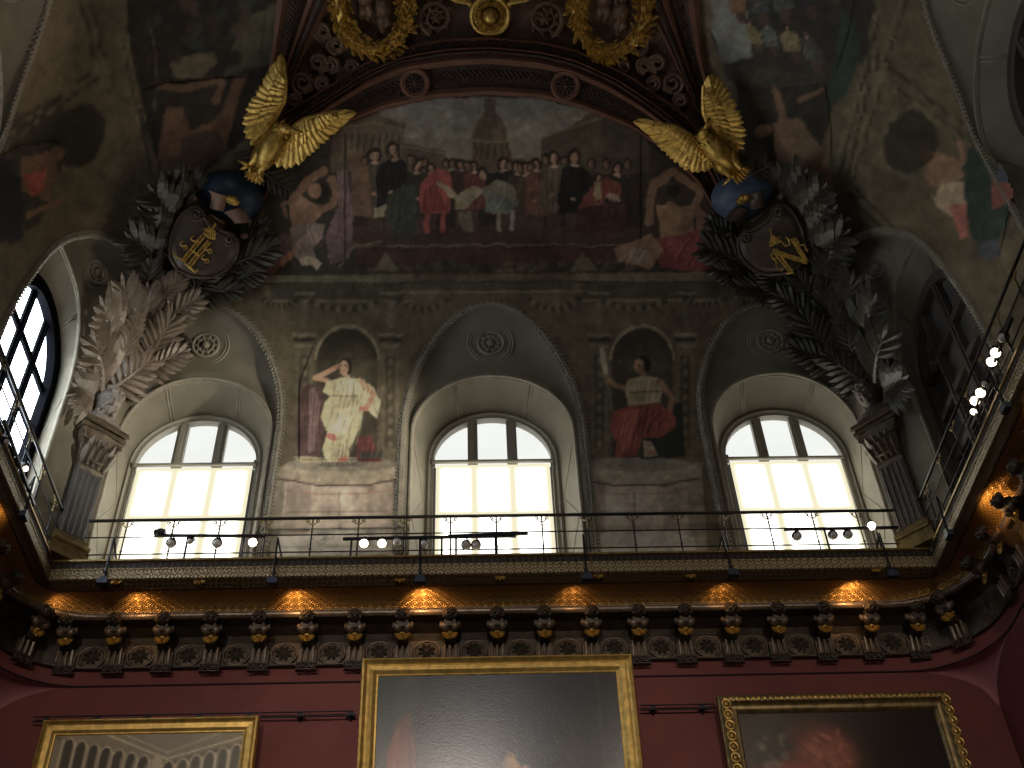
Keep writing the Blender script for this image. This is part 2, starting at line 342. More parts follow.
# ---------------------------------------------------------------- a painter's canvas (pigment, kept as vertex colours)
class Canvas:
    grey = .42; warm = (1.08, 1.0, .84)
    def __init__(s, x0, y0, x1, y1, k, base):
        s.x0, s.y0, s.k = x0, y0, k; s.w = int((x1-x0)*k); s.h = int((y1-y0)*k)
        s.a = np.zeros((s.h, s.w, 3)); s.a[:] = base
    def _mix(s, X0_, Y0_, mask, col, al):
        h, w = mask.shape; sub = s.a[Y0_:Y0_+h, X0_:X0_+w]; mk = (mask*al)[..., None]; sub[:] = sub*(1-mk)+np.asarray(col, float)*mk
    def _grid(s, xs, ys, pad=1):
        a = max(int((min(xs)-s.x0)*s.k)-pad, 0); b = min(int((max(xs)-s.x0)*s.k)+pad+1, s.w)
        c = max(int((min(ys)-s.y0)*s.k)-pad, 0); d = min(int((max(ys)-s.y0)*s.k)+pad+1, s.h)
        if b <= a or d <= c: return None
        gx, gy = np.meshgrid((np.arange(a, b)+.5)/s.k+s.x0, (np.arange(c, d)+.5)/s.k+s.y0); return a, c, gx, gy
    def poly(s, pts, col, al=1.0):
        g = s._grid([p[0] for p in pts], [p[1] for p in pts])
        if g is None: return s
        a, c, gx, gy = g; ins = np.zeros(gx.shape, bool); n = len(pts)
        for i in range(n):
            x1, y1 = pts[i]; x2, y2 = pts[(i+1) % n]
            if y1 == y2: continue
            ins ^= ((gy < y1) != (gy < y2)) & (gx < (x2-x1)*(gy-y1)/(y2-y1)+x1)
        s._mix(a, c, ins.astype(float), col, al); return s
    def ell(s, cx, cy, rx, ry, col, al=1.0, ang=0.0, soft=.25):
        R_ = max(rx, ry)*1.3; g = s._grid([cx-R_, cx+R_], [cy-R_, cy+R_])
        if g is None: return s
        a, c, gx, gy = g; t = radians(ang); dx = gx-cx; dy = gy-cy
        q = np.sqrt(((dx*cos(t)+dy*sin(t))/rx)**2+((-dx*sin(t)+dy*cos(t))/ry)**2)
        s._mix(a, c, np.clip((1+soft*.5-q)/soft, 0, 1), col, al); return s
    def line(s, pts, w, col, al=1.0):
        for (x1, y1), (x2, y2) in zip(pts[:-1], pts[1:]):
            g = s._grid([x1-w, x2+w, x1+w, x2-w], [y1-w, y2+w, y1+w, y2-w])
            if g is None: continue
            a, c, gx, gy = g; L = (x2-x1)**2+(y2-y1)**2+1e-9; t = np.clip(((gx-x1)*(x2-x1)+(gy-y1)*(y2-y1))/L, 0, 1)
            d = np.hypot(gx-(x1+t*(x2-x1)), gy-(y1+t*(y2-y1))); s._mix(a, c, np.clip((w/2+.5/s.k-d)*s.k, 0, 1), col, al)
        return s
    def blur(s, n=1):
        for _ in range(n):
            p = np.pad(s.a, ((1, 1), (1, 1), (0, 0)), mode='edge'); s.a = (p[:-2, 1:-1]+p[2:, 1:-1]+p[1:-1, :-2]+p[1:-1, 2:]+2*p[1:-1, 1:-1])/6
        return s
    def mottle(s, amp, k=5, seed=1):
        rg = np.random.default_rng(seed)
        for cell, a in ((k, amp), (k*3, amp*.8), (max(k//2, 2), amp*.6)):
            g = rg.normal(0, 1, (s.h//cell+3, s.w//cell+3)); y = np.arange(s.h)/cell; x = np.arange(s.w)/cell; j = y.astype(int)[:, None]; i = x.astype(int)[None]; fy = (y-y.astype(int))[:, None]; fx = (x-x.astype(int))[None]
            n_ = g[j, i]*(1-fx)*(1-fy)+g[j, i+1]*fx*(1-fy)+g[j+1, i]*(1-fx)*fy+g[j+1, i+1]*fx*fy; s.a = np.clip(s.a*(1+a*n_[..., None]), 0, 255)
        return s
    def warp(s, amp, cell, seed=2):
        rg = np.random.default_rng(seed); y = np.arange(s.h)/cell; x = np.arange(s.w)/cell; j = y.astype(int)[:, None]; i = x.astype(int)[None]; fy = (y-y.astype(int))[:, None]; fx = (x-x.astype(int))[None]; fy = fy*fy*(3-2*fy); fx = fx*fx*(3-2*fx); D = []
        for _ in range(2):
            g = rg.normal(0, 1, (s.h//cell+3, s.w//cell+3)); D.append(g[j, i]*(1-fx)*(1-fy)+g[j, i+1]*fx*(1-fy)+g[j+1, i]*(1-fx)*fy+g[j+1, i+1]*fx*fy)
        yy, xx = np.mgrid[0:s.h, 0:s.w]; s.a = s.a[np.clip(yy+D[0]*amp, 0, s.h-1).astype(int), np.clip(xx+D[1]*amp, 0, s.w-1).astype(int)]; return s
    def sample(s, u, v):
        x = np.clip((np.asarray(u)-s.x0)*s.k-.5, 0, s.w-1.001); y = np.clip((np.asarray(v)-s.y0)*s.k-.5, 0, s.h-1.001)
        i = x.astype(int); j = y.astype(int); fx = (x-i)[..., None]; fy = (y-j)[..., None]; A = s.a
        i2 = np.minimum(i+1, s.w-1); j2 = np.minimum(j+1, s.h-1)
        c = A[j, i]*(1-fx)*(1-fy)+A[j, i2]*fx*(1-fy)+A[j2, i]*(1-fx)*fy+A[j2, i2]*fx*fy
        g = np.clip(lin(c)*getattr(s, 'g', G), .001, .85); l = g.mean(-1, keepdims=True); return (g*(1-s.grey)+l*s.grey)*np.array(s.warm)
    def drape(s, cx, cy, rx, ry, col, n=6, slant=0.0, k=.45):
        """folds: paired lighter and darker strokes of the same cloth"""
        rg = random.Random(int(cx*7+cy)); col = np.asarray(col, float)
        for i in range(n):
            t = -1+2*(i+.5)/n; x = cx+rx*t; b = ry*sqrt(max(1-t*t, .05)); o = rg.uniform(-.25, .25)*rx
            for c_, dx in ((np.minimum(col*1.35+8, 215), 0), (col*.5, rx/n*.9)):
                s.line([(x+dx+slant*b, cy-b), (x+dx+o, cy), (x+dx+o*.4-slant*b, cy+b)], max(rx/n*.55, .9), c_, k*.62)
        return s
    def figure(s, x, y, h, coat, skin=(128, 92, 70), hair=(34, 24, 20), legs=(60, 45, 40), w=.36, lean=0.0, head=True):
        """a standing painted figure: (x, y) feet, h tall"""
        lx = lambda t: x+lean*h*t
        s.poly([(lx(0)-w*h*.22, y), (lx(.45)-w*h*.3, y-.45*h), (lx(.45)+w*h*.3, y-.45*h), (lx(0)+w*h*.22, y)], legs)
        s.poly([(lx(.3)-w*h*.5, y-.28*h), (lx(.8)-w*h*.45, y-.76*h), (lx(.86)-w*h*.15, y-.85*h), (lx(.86)+w*h*.15, y-.85*h), (lx(.8)+w*h*.45, y-.76*h), (lx(.3)+w*h*.5, y-.28*h)], coat)
        s.ell(lx(.93), y-.93*h, h*.078, h*.095, hair); s.ell(lx(.92), y-.92*h, h*.045, h*.06, skin)
        s.ell(lx(.84), y-.835*h, h*.05, h*.025, tuple(min(200, q+40) for q in skin), .7)
        dk = tuple(q*.45 for q in skin)
        for e in (-1, 1): s.ell(lx(.925)+e*h*.018, y-.935*h, h*.009, h*.006, dk, .8)
        s.line([(lx(.9)-h*.014, y-.893*h), (lx(.9)+h*.014, y-.893*h)], .8, (96, 48, 42), .7); s.ell(lx(.92)+h*.03, y-.915*h, h*.018, h*.05, dk, .45)
        s.drape(lx(.55), y-.55*h, w*h*.42, h*.27, coat, 5); hx = lx(.5)+w*h*.3; s.line([(lx(.76)+w*h*.4, y-.72*h), (hx+w*h*.16, y-.55*h), (hx-w*h*.3, y-.48*h)], w*h*.16, tuple(q*1.18 for q in coat), .8); s.ell(hx-w*h*.34, y-.475*h, h*.026, h*.02, skin)
        return s

# ---------------------------------------------------------------- the painted decoration
STN = (75, 66, 48)
cv = Canvas(-140, -140, 1164, 660, 2, STN)
def S(ox, oy, k, pts): return [(ox+x/k, oy+y/k) for x, y in pts]
LT = (116, 106, 82); DK = (36, 33, 26); DDK = (33, 30, 24)
# entablature, swags, pilasters and niches on the window wall
for x0, x1, y in ((262, 411, 273), (575, 728, 272)):
    cv.poly([(x0, y), (x1, y), (x1-6, y+10), (x0+4, y+10)], (84, 78, 60)); cv.line([(x0, y), (x1, y)], 1.6, LT); cv.line([(x0, y+10), (x1-5, y+10)], 1.2, DK)
    cv.poly([(x0+8, y+11), (x1-8, y+11), (x1-8, y+26), (x0+8, y+26)], (58, 53, 42)); cv.line([(x0+4, y+28), (x1-4, y+28)], 1.6, LT, .7)
cv.poly([(411, 283), (575, 282), (575, 290), (411, 291)], (62, 57, 45)); cv.line([(400, 292), (590, 291)], 1.5, LT, .8); cv.line([(400, 282), (590, 281)], 1.2, DK)
def swag(x0, x1, y, dip):
    for i in range(13):
        t = i/12; cv.ell(x0+(x1-x0)*t, y+dip*4*t*(1-t), 3.6, 3.2, (88, 80, 60) if i % 2 else (50, 46, 36), .9)
for x0, x1, y, d in ((265, 296, 300, 6), (312, 376, 302, 7), (400, 446, 300, 10), (530, 578, 299, 10), (604, 664, 301, 7), (686, 724, 299, 6)): swag(x0, x1, y, d)
def pilaster(x, w, y0, y1):
    cv.poly([(x-w/2, y0+50), (x+w/2, y0+50), (x+w/2, y1), (x-w/2, y1)], (80, 73, 56)); cv.poly([(x-w/2+4, y0+62), (x+w/2-4, y0+62), (x+w/2-4, y1-14), (x-w/2+4, y1-14)], (60, 55, 43))
    for i in range(8): cv.ell(x, y0+68+i*(y1-y0-86)/7, 2.6, 3.6, (92, 84, 64), .8)
    for k, dy in enumerate((40, 45, 51)): cv.poly([(x-w/2-3+k, y0+dy), (x+w/2+3-k, y0+dy), (x+w/2+3-k, y0+dy+3), (x-w/2-3+k, y0+dy+3)], (100, 92, 72) if k != 1 else DK)
    cv.ell(x, y0+26, 4, 9, (84, 77, 60)); cv.ell(x, y0+13, 3, 4, (92, 84, 66)); cv.line([(x-6, y0+20), (x, y0+12), (x+6, y0+20)], 2, (80, 73, 56)); cv.line([(x-w/2, y0), (x+w/2, y0)], 3, (92, 84, 66))
for cx in (347, 642):
    cv.ell(cx, 360, 33, 36, LT, .8, soft=.03); cv.poly([(cx-33, 360), (cx+33, 360), (cx+33, 465), (cx-33, 465)], (70, 63, 48))
    cv.ell(cx, 360, 30, 32, (46, 43, 33), soft=.03); cv.poly([(cx-30, 360), (cx+30, 360), (cx+30, 465), (cx-30, 465)], (52, 47, 37))
    cv.ell(cx+6, 375, 20, 26, (64, 60, 46), .6, soft=.8)
    for sx in (-1, 1): pilaster(cx+sx*43, 18, 293, 462)
    # the drum pedestal under each painted woman
    DR = (142, 126, 114)
    cv.poly([(cx-77, 480), (cx-70, 466), (cx+60, 462), (cx+60, 478), (cx+66, 560), (cx-77, 560)], (104, 96, 82))
    cv.poly([(cx-62, 476), (cx+44, 476), (cx+48, 562), (cx-68, 562)], (DR[0], DR[1], DR[2])); cv.poly([(cx-60, 484), (cx-36, 484), (cx-38, 562), (cx-68, 562)], (118, 104, 94)); cv.poly([(cx+20, 484), (cx+44, 484), (cx+48, 562), (cx+22, 562)], (122, 108, 98))
    cv.ell(cx-6, 473, 66, 11, (122, 110, 94), soft=.05); cv.ell(cx-5, 467, 60, 9, (126, 115, 98), soft=.05); cv.ell(cx-5, 464, 56, 7, (104, 96, 84), soft=.05)
    cv.line([(cx-70, 478), (cx-30, 485), (cx+20, 485), (cx+55, 478)], 2, (58, 48, 42)); cv.line([(cx-64, 490), (cx-30, 494), (cx+20, 493), (cx+46, 489)], 1.4, (130, 84, 74), .7)
    cv.poly([(cx-70, 536), (cx-20, 531), (cx+30, 531), (cx+52, 537), (cx+54, 564), (cx-74, 564)], (140, 135, 128)); cv.line([(cx-8, 492), (cx-8, 530)], 1, (70, 60, 54), .7); cv.line([(cx-60, 512), (cx+42, 511)], 1, (76, 66, 60), .6)
# the woman in white, resting her head on her hand
q = lambda pts: S(270, 330, 3.34, pts)
cv.poly(q([(100, 200), (130, 178), (172, 190), (185, 260), (165, 420), (90, 420), (85, 300)]), (72, 48, 50)); cv.poly(q([(130, 200), (150, 190), (165, 240), (150, 400), (125, 412), (130, 300)]), (98, 74, 80))
cv.poly(q([(288, 360), (335, 350), (360, 420), (375, 440), (290, 440)]), (84, 34, 36)); cv.poly(q([(300, 405), (375, 405), (375, 425), (300, 430)]), (44, 52, 44))
cv.line(q([(190, 168), (150, 160), (232, 118)]), 5, (150, 106, 78)); cv.ell(*q([(252, 122)])[0], 6.5, 8.5, (30, 22, 18)); cv.ell(*q([(247, 124)])[0], 4.6, 6.6, (172, 126, 98)); cv.line(q([(240, 140), (262, 156)]), 4, (160, 115, 88))
cv.poly(q([(186, 172), (240, 156), (300, 162), (345, 190), (368, 240), (356, 296), (330, 270), (300, 250), (215, 232), (176, 205)]), (158, 152, 118))
cv.poly(q([(205, 215), (290, 218), (312, 270), (300, 330), (262, 400), (262, 436), (190, 440), (172, 400), (190, 340), (168, 290), (180, 245)]), (146, 140, 104))
cv.poly(q([(240, 262), (300, 250), (250, 340), (200, 380), (196, 350)]), (178, 171, 134)); cv.poly(q([(205, 370), (245, 380), (262, 432), (200, 436)]), (126, 121, 90)); cv.line(q([(300, 168), (345, 215), (320, 262)]), 6, (150, 104, 76)); cv.line(q([(322, 262), (300, 262)]), 4, (150, 80, 66))
for a, b in (((215, 250), (185, 330)), ((250, 300), (215, 420)), ((235, 170), (230, 215)), ((275, 170), (280, 215)), ((225, 390), (240, 436)), ((340, 220), (356, 280))): cv.line(q([a, b]), 1.2, (104, 98, 72), .8)
cv.line(q([(205, 218), (292, 220)]), 1.5, (96, 90, 66)); cv.ell(*q([(206, 357)])[0], 6, 3.4, (150, 62, 52), 1, 20); cv.ell(*q([(242, 430)])[0], 5, 3, (156, 76, 62), 1, -20); cv.poly(q([(75, 425), (120, 418), (185, 432), (180, 446), (110, 444)]), (126, 116, 88))
# the woman with a torch and a red skirt
q = lambda pts: S(580, 330, 3.34, pts)
cv.poly(q([(240, 270), (340, 240), (350, 420), (200, 430)]), (34, 38, 34)); cv.line(q([(152, 195), (118, 185), (78, 150)]), 5, (112, 76, 56)); cv.poly(q([(62, 60), (78, 56), (88, 100), (95, 150), (78, 150), (68, 110)]), (128, 116, 98)); cv.line(q([(84, 150), (110, 270)]), 1.4, (96, 84, 66))
cv.ell(*q([(212, 112)])[0], 7.5, 8.5, (28, 22, 18)); cv.ell(*q([(196, 118)])[0], 5, 7, (128, 92, 70)); cv.line(q([(208, 138), (212, 158)]), 5, (118, 84, 64))
cv.poly(q([(160, 165), (215, 150), (262, 158), (275, 200), (262, 245), (160, 252), (148, 200)]), (128, 114, 88)); cv.line(q([(265, 170), (305, 225), (300, 275)]), 6, (116, 78, 58)); cv.line(q([(165, 208), (262, 205)]), 1.5, (74, 60, 46)); cv.line(q([(160, 240), (262, 236)]), 3.2, (138, 124, 98), .8)
cv.poly(q([(104, 275), (150, 256), (262, 240), (322, 290), (318, 325), (262, 362), (205, 358), (190, 418), (112, 428), (120, 380), (98, 320)]), (112, 40, 32)); cv.poly(q([(140, 275), (200, 262), (170, 360), (150, 415), (130, 380)]), (134, 54, 42)); cv.line(q([(225, 260), (205, 355)]), 1.8, (74, 24, 22), .8); cv.line(q([(270, 262), (260, 350)]), 1.8, (76, 26, 22), .7)
cv.poly(q([(208, 368), (238, 372), (262, 420), (215, 424)]), (120, 108, 88)); cv.ell(*q([(238, 408)])[0], 5, 3, (126, 80, 62))
cv.drape(641-3, 425, 24, 16, (112, 40, 32), 7, .35, .5); cv.drape(630, 438, 12, 16, (118, 44, 34), 5, .15, .5); cv.drape(643, 391, 12, 11, (124, 110, 86), 5, .1, .4)
cv.ell(638.5, 365, 1.0, .8, (50, 34, 28)); cv.line([(636, 369), (639, 369.6)], .9, (96, 52, 44)); cv.ell(642, 368, 2.4, 5, (84, 58, 44), .5)
for a_ in ((345.2, 365.4), (341.6, 365.2)): cv.ell(*a_, 1.0, .7, (60, 42, 34))
cv.line([(342.2, 370.6), (345.4, 370.6)], .9, (136, 66, 56)); cv.line([(343.6, 366), (343.2, 368.6)], .7, (120, 84, 62), .7); cv.ell(347.4, 367, 1.6, 4.6, (120, 82, 60), .5)
cv.drape(350, 389, 20, 12, (150, 144, 112), 8, .12, .45); cv.drape(345, 428, 15, 30, (142, 136, 102), 7, .22, .5); cv.drape(338, 446, 8, 14, (132, 126, 94), 5, .1, .5); cv.drape(312, 420, 9, 30, (84, 54, 58), 5, .05, .55); cv.drape(369, 450, 10, 10, (84, 36, 38), 4, .2, .5); cv.drape(377, 402, 4, 14, (152, 146, 114), 3, .1, .45)
# lunette: a square with a domed church, a gathering in old dress
cv.poly([(262, 275), (262, 175), (300, 140), (345, 100), (440, 80), (540, 80), (640, 100), (700, 160), (730, 200), (730, 272)], (44, 38, 32))
for i in range(26):
    y = 86+i*4; t = i/25; cv.poly([(340, y), (644, y), (644, y+4.2), (340, y+4.2)], tuple(np.array((72, 72, 76))*(1-t)+np.array((104, 95, 78))*t))
for i in range(16): cv.ell(rng.uniform(385, 610), rng.uniform(100, 140), rng.uniform(14, 34), rng.uniform(2, 6), (98, 92, 82), .4, soft=.9)
cv.poly([(330, 128), (370, 108), (403, 122), (404, 143), (445, 150), (446, 172), (330, 172)], (72, 60, 46)); cv.poly([(340, 126), (372, 118), (402, 128), (402, 160), (340, 160)], (80, 67, 51))
for i in range(9): cv.line([(345+i*6.6, 134), (345+i*6.6, 158)], 2, (56, 46, 36))
cv.line([(338, 128), (374, 120), (403, 130)], 1.5, (98, 84, 64)); cv.line([(404, 146), (446, 153)], 1.5, (96, 82, 62))
cv.poly([(644, 108), (588, 112), (565, 130), (541, 136), (541, 172), (650, 172)], (62, 53, 42)); cv.poly([(644, 108), (602, 116), (602, 170), (644, 170)], (54, 48, 38)); cv.line([(541, 137), (602, 117)], 1.5, (88, 76, 58))
cv.poly([(470, 172), (471, 145), (476, 138), (505, 138), (509, 145), (511, 172)], (78, 62, 46)); cv.ell(490, 136, 17, 22, (72, 60, 46), soft=.08); cv.poly([(484, 98), (496, 98), (497, 118), (483, 118)], (60, 50, 42)); cv.line([(490, 90), (490, 102)], 2.5, (56, 48, 42))
for i in range(6): cv.line([(474+i*6.6, 143), (474+i*6.6, 158)], 1.8, (54, 43, 33))
for i in range(5): cv.line([(490+(i-2)*3, 116), (490+(i-2)*7.5, 137)], 1, (58, 47, 37), .8)
cv.line([(468, 141), (512, 141)], 1.6, (96, 78, 58)); cv.line([(468, 160), (513, 160)], 1.5, (92, 74, 56)); cv.poly([(456, 158), (526, 158), (528, 172), (454, 172)], (74, 60, 45))
cv.poly([(340, 172), (644, 172), (644, 248), (340, 248)], (42, 33, 28)); cv.poly([(345, 226), (640, 226), (640, 244), (345, 244)], (56, 38, 32))
for (x, y, h, coat, kw) in [
    (374, 232, 84, (58, 50, 44), {}), (392, 236, 92, (26, 25, 26), {}), (418, 232, 72, (40, 36, 34), {}), (430, 228, 66, (48, 36, 30), {}), (461, 226, 66, (52, 36, 30), {}), (473, 228, 68, (86, 40, 34), {}),
    (502, 230, 72, (30, 28, 28), {}), (516, 228, 66, (50, 42, 34), {}), (526, 230, 68, (62, 50, 38), {}), (536, 236, 76, (84, 50, 38), {}), (554, 234, 82, (74, 62, 50), {}), (574, 238, 88, (24, 24, 27), {}), (598, 234, 62, (92, 40, 34), {}), (618, 236, 74, (32, 27, 27), {})]:
    cv.figure(x, y, h, coat, **kw)
cv.poly(S(340, 80, 3.84, [(330, 370), (370, 330), (420, 360), (430, 440), (415, 510), (300, 510), (300, 420)]), (128, 40, 34)); cv.poly(S(340, 80, 3.84, [(310, 430), (370, 400), (410, 500), (310, 505)]), (104, 30, 28)); cv.line(S(340, 80, 3.84, [(375, 400), (440, 440)]), 5, (126, 112, 94)); cv.line(S(340, 80, 3.84, [(330, 515), (335, 580)]), 5, (130, 42, 38)); cv.line(S(340, 80, 3.84, [(390, 515), (392, 575)]), 5, (126, 40, 36)); cv.ell(447, 163, 5, 6, (38, 28, 24))
cv.poly(S(340, 80, 3.84, [(180, 450), (240, 395), (285, 400), (298, 520), (290, 610), (215, 610), (170, 540)]), (46, 50, 46)); cv.ell(402, 175, 5, 6, (28, 22, 20)); cv.poly(S(340, 80, 3.84, [(35, 265), (110, 280), (118, 520), (40, 525)]), (88, 62, 44)); cv.poly(S(340, 80, 3.84, [(130, 490), (180, 470), (170, 520), (120, 530)]), (112, 100, 80))
cv.poly(S(340, 80, 3.84, [(445, 440), (520, 400), (545, 420), (490, 490), (440, 490)]), (120, 108, 84)); cv.poly(S(340, 80, 3.84, [(540, 410), (600, 380), (660, 400), (680, 470), (640, 520), (560, 500)]), (94, 88, 74)); cv.poly(S(340, 80, 3.84, [(560, 440), (640, 440), (670, 510), (560, 500)]), (74, 82, 82)); cv.line(S(340, 80, 3.84, [(610, 510), (612, 575)]), 4, (110, 98, 84)); cv.line(S(340, 80, 3.84, [(655, 510), (660, 575)]), 4, (112, 100, 88)); cv.ell(483, 172, 5.5, 6, (34, 26, 22)); cv.ell(483, 174, 3.4, 4.4, (128, 92, 70))
cv.poly(S(340, 80, 3.84, [(450, 500), (500, 500), (515, 580), (470, 580)]), (84, 74, 60)); cv.poly(S(490, 80, 3.84, [(400, 390), (450, 370), (500, 390), (500, 440), (400, 470), (340, 500), (330, 480)]), (92, 36, 32)); cv.poly(S(490, 80, 3.84, [(395, 385), (430, 385), (430, 460), (400, 460)]), (112, 98, 72)); cv.ell(612, 197, 6, 4, (104, 100, 92)); cv.poly(S(490, 80, 3.84, [(330, 490), (520, 470), (520, 580), (320, 580)]), (52, 30, 28))
cv.line([(345, 245), (640, 244)], 1.6, (104, 94, 70), .8); cv.poly([(345, 248), (640, 247), (640, 262), (345, 263)], (62, 36, 30))
for i in range(70): cv.ell(rng.uniform(345, 640), rng.uniform(262, 271), rng.uniform(2, 6), 2, (60, 60, 44) if i % 2 else (80, 60, 40), .7)
cv.poly([(372, 271), (384, 251), (398, 271)], (84, 77, 60)); cv.poly([(568, 271), (582, 251), (597, 271)], (80, 74, 58))
cv.drape(432, 202, 13, 22, (116, 38, 33), 6, .15, .5); cv.drape(400, 212, 13, 24, (48, 50, 46), 6, .2, .45); cv.drape(500, 197, 15, 13, (92, 88, 74), 7, .3, .45); cv.drape(608, 200, 16, 14, (92, 38, 33), 6, .2, .45)
for i, x in enumerate((366, 411, 424, 446, 453, 468, 508, 520, 531, 546, 565, 590, 606, 628)):
    y = 160+(i*37 % 9); cv.ell(x, y-1, 4.4, 5.4, (34, 26, 22), .9); cv.ell(x-.4, y, 2.8, 3.8, (104, 76, 58), .9); cv.ell(x+1.2, y+.4, 1.2, 3, (64, 46, 36), .6)
# allegorical figures left and right of the lunette
q = lambda pts: S(260, 170, 6.4, pts)
cv.poly(q([(20, 660), (100, 480), (90, 300), (150, 130), (230, 60), (560, 20), (590, 440), (600, 480), (640, 660)]), (46, 44, 36))
cv.poly(q([(480, 10), (540, 0), (575, 150), (590, 400), (560, 560), (430, 560), (420, 380), (500, 240)]), (92, 68, 72)); cv.poly(q([(440, 470), (560, 440), (600, 480), (560, 560), (440, 600)]), (80, 60, 64))
cv.poly(q([(190, 170), (230, 150), (300, 200), (400, 230), (400, 290), (330, 330), (200, 350), (190, 260)]), (122, 84, 58)); cv.line(q([(220, 170), (300, 60), (400, 10)]), 9, (112, 76, 54)); cv.line(q([(400, 250), (460, 220), (480, 130), (450, 60)]), 8, (114, 78, 56)); cv.line(q([(200, 180), (140, 220), (160, 290)]), 5, (110, 76, 54))
cv.ell(*q([(370, 140)])[0], 10, 10, (34, 26, 22)); cv.ell(*q([(340, 130)])[0], 7, 8, (128, 88, 62)); cv.line(q([(250, 290), (380, 290)]), 4, (132, 92, 66), .7)
cv.poly(q([(190, 350), (330, 320), (400, 340), (400, 430), (330, 480), (380, 620), (230, 560), (190, 480)]), (104, 86, 84)); cv.poly(q([(220, 470), (330, 340), (400, 340), (380, 440), (240, 510)]), (124, 104, 98)); cv.poly(q([(130, 400), (200, 410), (210, 500), (80, 660), (20, 690), (60, 560)]), (84, 62, 62)); cv.line(q([(215, 520), (140, 590)]), 7, (132, 84, 58)); cv.line(q([(110, 600), (20, 690)]), 7, (96, 60, 48)); cv.poly(q([(240, 560), (330, 540), (400, 580), (370, 630), (340, 600), (260, 590)]), (142, 126, 106))
cv.line(q([(500, 620), (580, 500), (768, 450)]), 2, (92, 78, 56))
q = lambda pts: S(626, 130, 3.84, pts)
cv.poly([(648, 150), (700, 165), (735, 205), (735, 270), (640, 270), (640, 240)], (48, 40, 34)); cv.line([(648, 220), (652, 185), (672, 172), (700, 190), (690, 212), (668, 205)], 9, (104, 76, 56)); cv.ell(672, 190, 7, 7, (30, 26, 22)); cv.poly([(656, 205), (690, 205), (694, 232), (660, 238)], (112, 82, 58)); cv.poly([(655, 238), (700, 228), (722, 262), (700, 272), (660, 268)], (100, 34, 36)); cv.poly([(612, 248), (650, 232), (664, 250), (650, 268), (618, 262)], (112, 82, 64)); cv.ell(636, 256, 9, 7, (112, 108, 104), .8); cv.poly([(690, 200), (712, 215), (716, 250), (700, 236)], (92, 60, 56))
cv.drape(313, 234, 13, 12, (108, 90, 86), 6, -.4, .45); cv.drape(342, 205, 8, 34, (92, 68, 72), 5, .1, .5); cv.drape(290, 252, 14, 12, (84, 64, 64), 5, -.4, .4); cv.drape(690, 250, 26, 15, (98, 36, 37), 7, .4, .45); cv.drape(632, 256, 14, 9, (108, 80, 64), 4, .5, .4)
cv.ell(305, 212, 12, 7, (84, 56, 40), .4, 30, .8); cv.ell(301, 203, 7, 5, (142, 100, 72), .5, 0, .9); cv.ell(675, 220, 8, 12, (132, 98, 72), .4, 0, .9); cv.ell(686, 222, 6, 12, (66, 46, 36), .5, 0, .9)
# left side wall: battle scene, reclining nude, seated figure in red; frames and mouldings between
cv.poly([(118, -60), (290, -60), (278, 60), (255, 130), (205, 170), (160, 175), (140, 120)], (36, 33, 29)); cv.poly([(240, 20), (280, 0), (275, 60), (225, 75)], (62, 60, 46)); cv.poly([(168, 62), (210, 50), (216, 62), (200, 78), (172, 76)], (80, 70, 52))
for i in range(44): cv.ell(rng.uniform(150, 262), rng.uniform(-40, 60), rng.uniform(4, 12), rng.uniform(3, 8), [(58, 40, 32), (30, 28, 30), (70, 50, 38), (44, 52, 46), (30, 26, 22)][i % 5], .7, rng.uniform(0, 180), .5)
cv.line([(160, 85), (184, 88), (205, 82), (222, 80), (214, 100)], 7, (84, 58, 40)); cv.poly([(165, 108), (180, 105), (190, 130), (215, 120), (235, 75), (248, 74), (222, 150), (190, 172), (148, 172), (160, 140)], (88, 60, 42)); cv.poly([(180, 138), (215, 128), (228, 150), (195, 170), (180, 160)], (62, 46, 44)); cv.ell(173, 100, 6, 7, (40, 28, 22)); cv.line([(147, 20), (156, 60), (154, 110)], 1.5, (70, 62, 46))
cv.poly([(-60, 150), (60, 95), (66, 150), (40, 220), (-20, 250), (-60, 250)], (46, 42, 34)); cv.ell(78, 135, 24, 33, (38, 35, 29), 1, 25, .1); cv.poly([(20, 155), (50, 150), (58, 178), (48, 200), (22, 190)], (92, 62, 46)); cv.poly([(22, 172), (46, 168), (44, 190), (32, 196)], (134, 40, 32)); cv.ell(57, 153, 7, 6, (84, 60, 46)); cv.poly([(-20, 150), (14, 158), (24, 200), (20, 240), (-30, 250)], (30, 32, 44)); cv.line([(28, 214), (60, 200)], 6, (96, 60, 42))
for a, b in (((118, 42), (148, 172)), ((126, 40), (156, 172)), ((60, -60), (95, 70)), ((70, -60), (104, 70)), ((0, 150), (95, 75)), ((0, 142), (92, 68))): cv.line([a, b], 2.0, (86, 78, 60), .8); cv.line([(a[0]+3, a[1]), (b[0]+3, b[1])], 1.6, (36, 33, 26), .8)
cv.poly([(95, 62), (108, 60), (112, 86), (98, 88)], (88, 80, 64)); cv.poly([(112, 160), (128, 155), (128, 174), (112, 176)], (80, 73, 58))
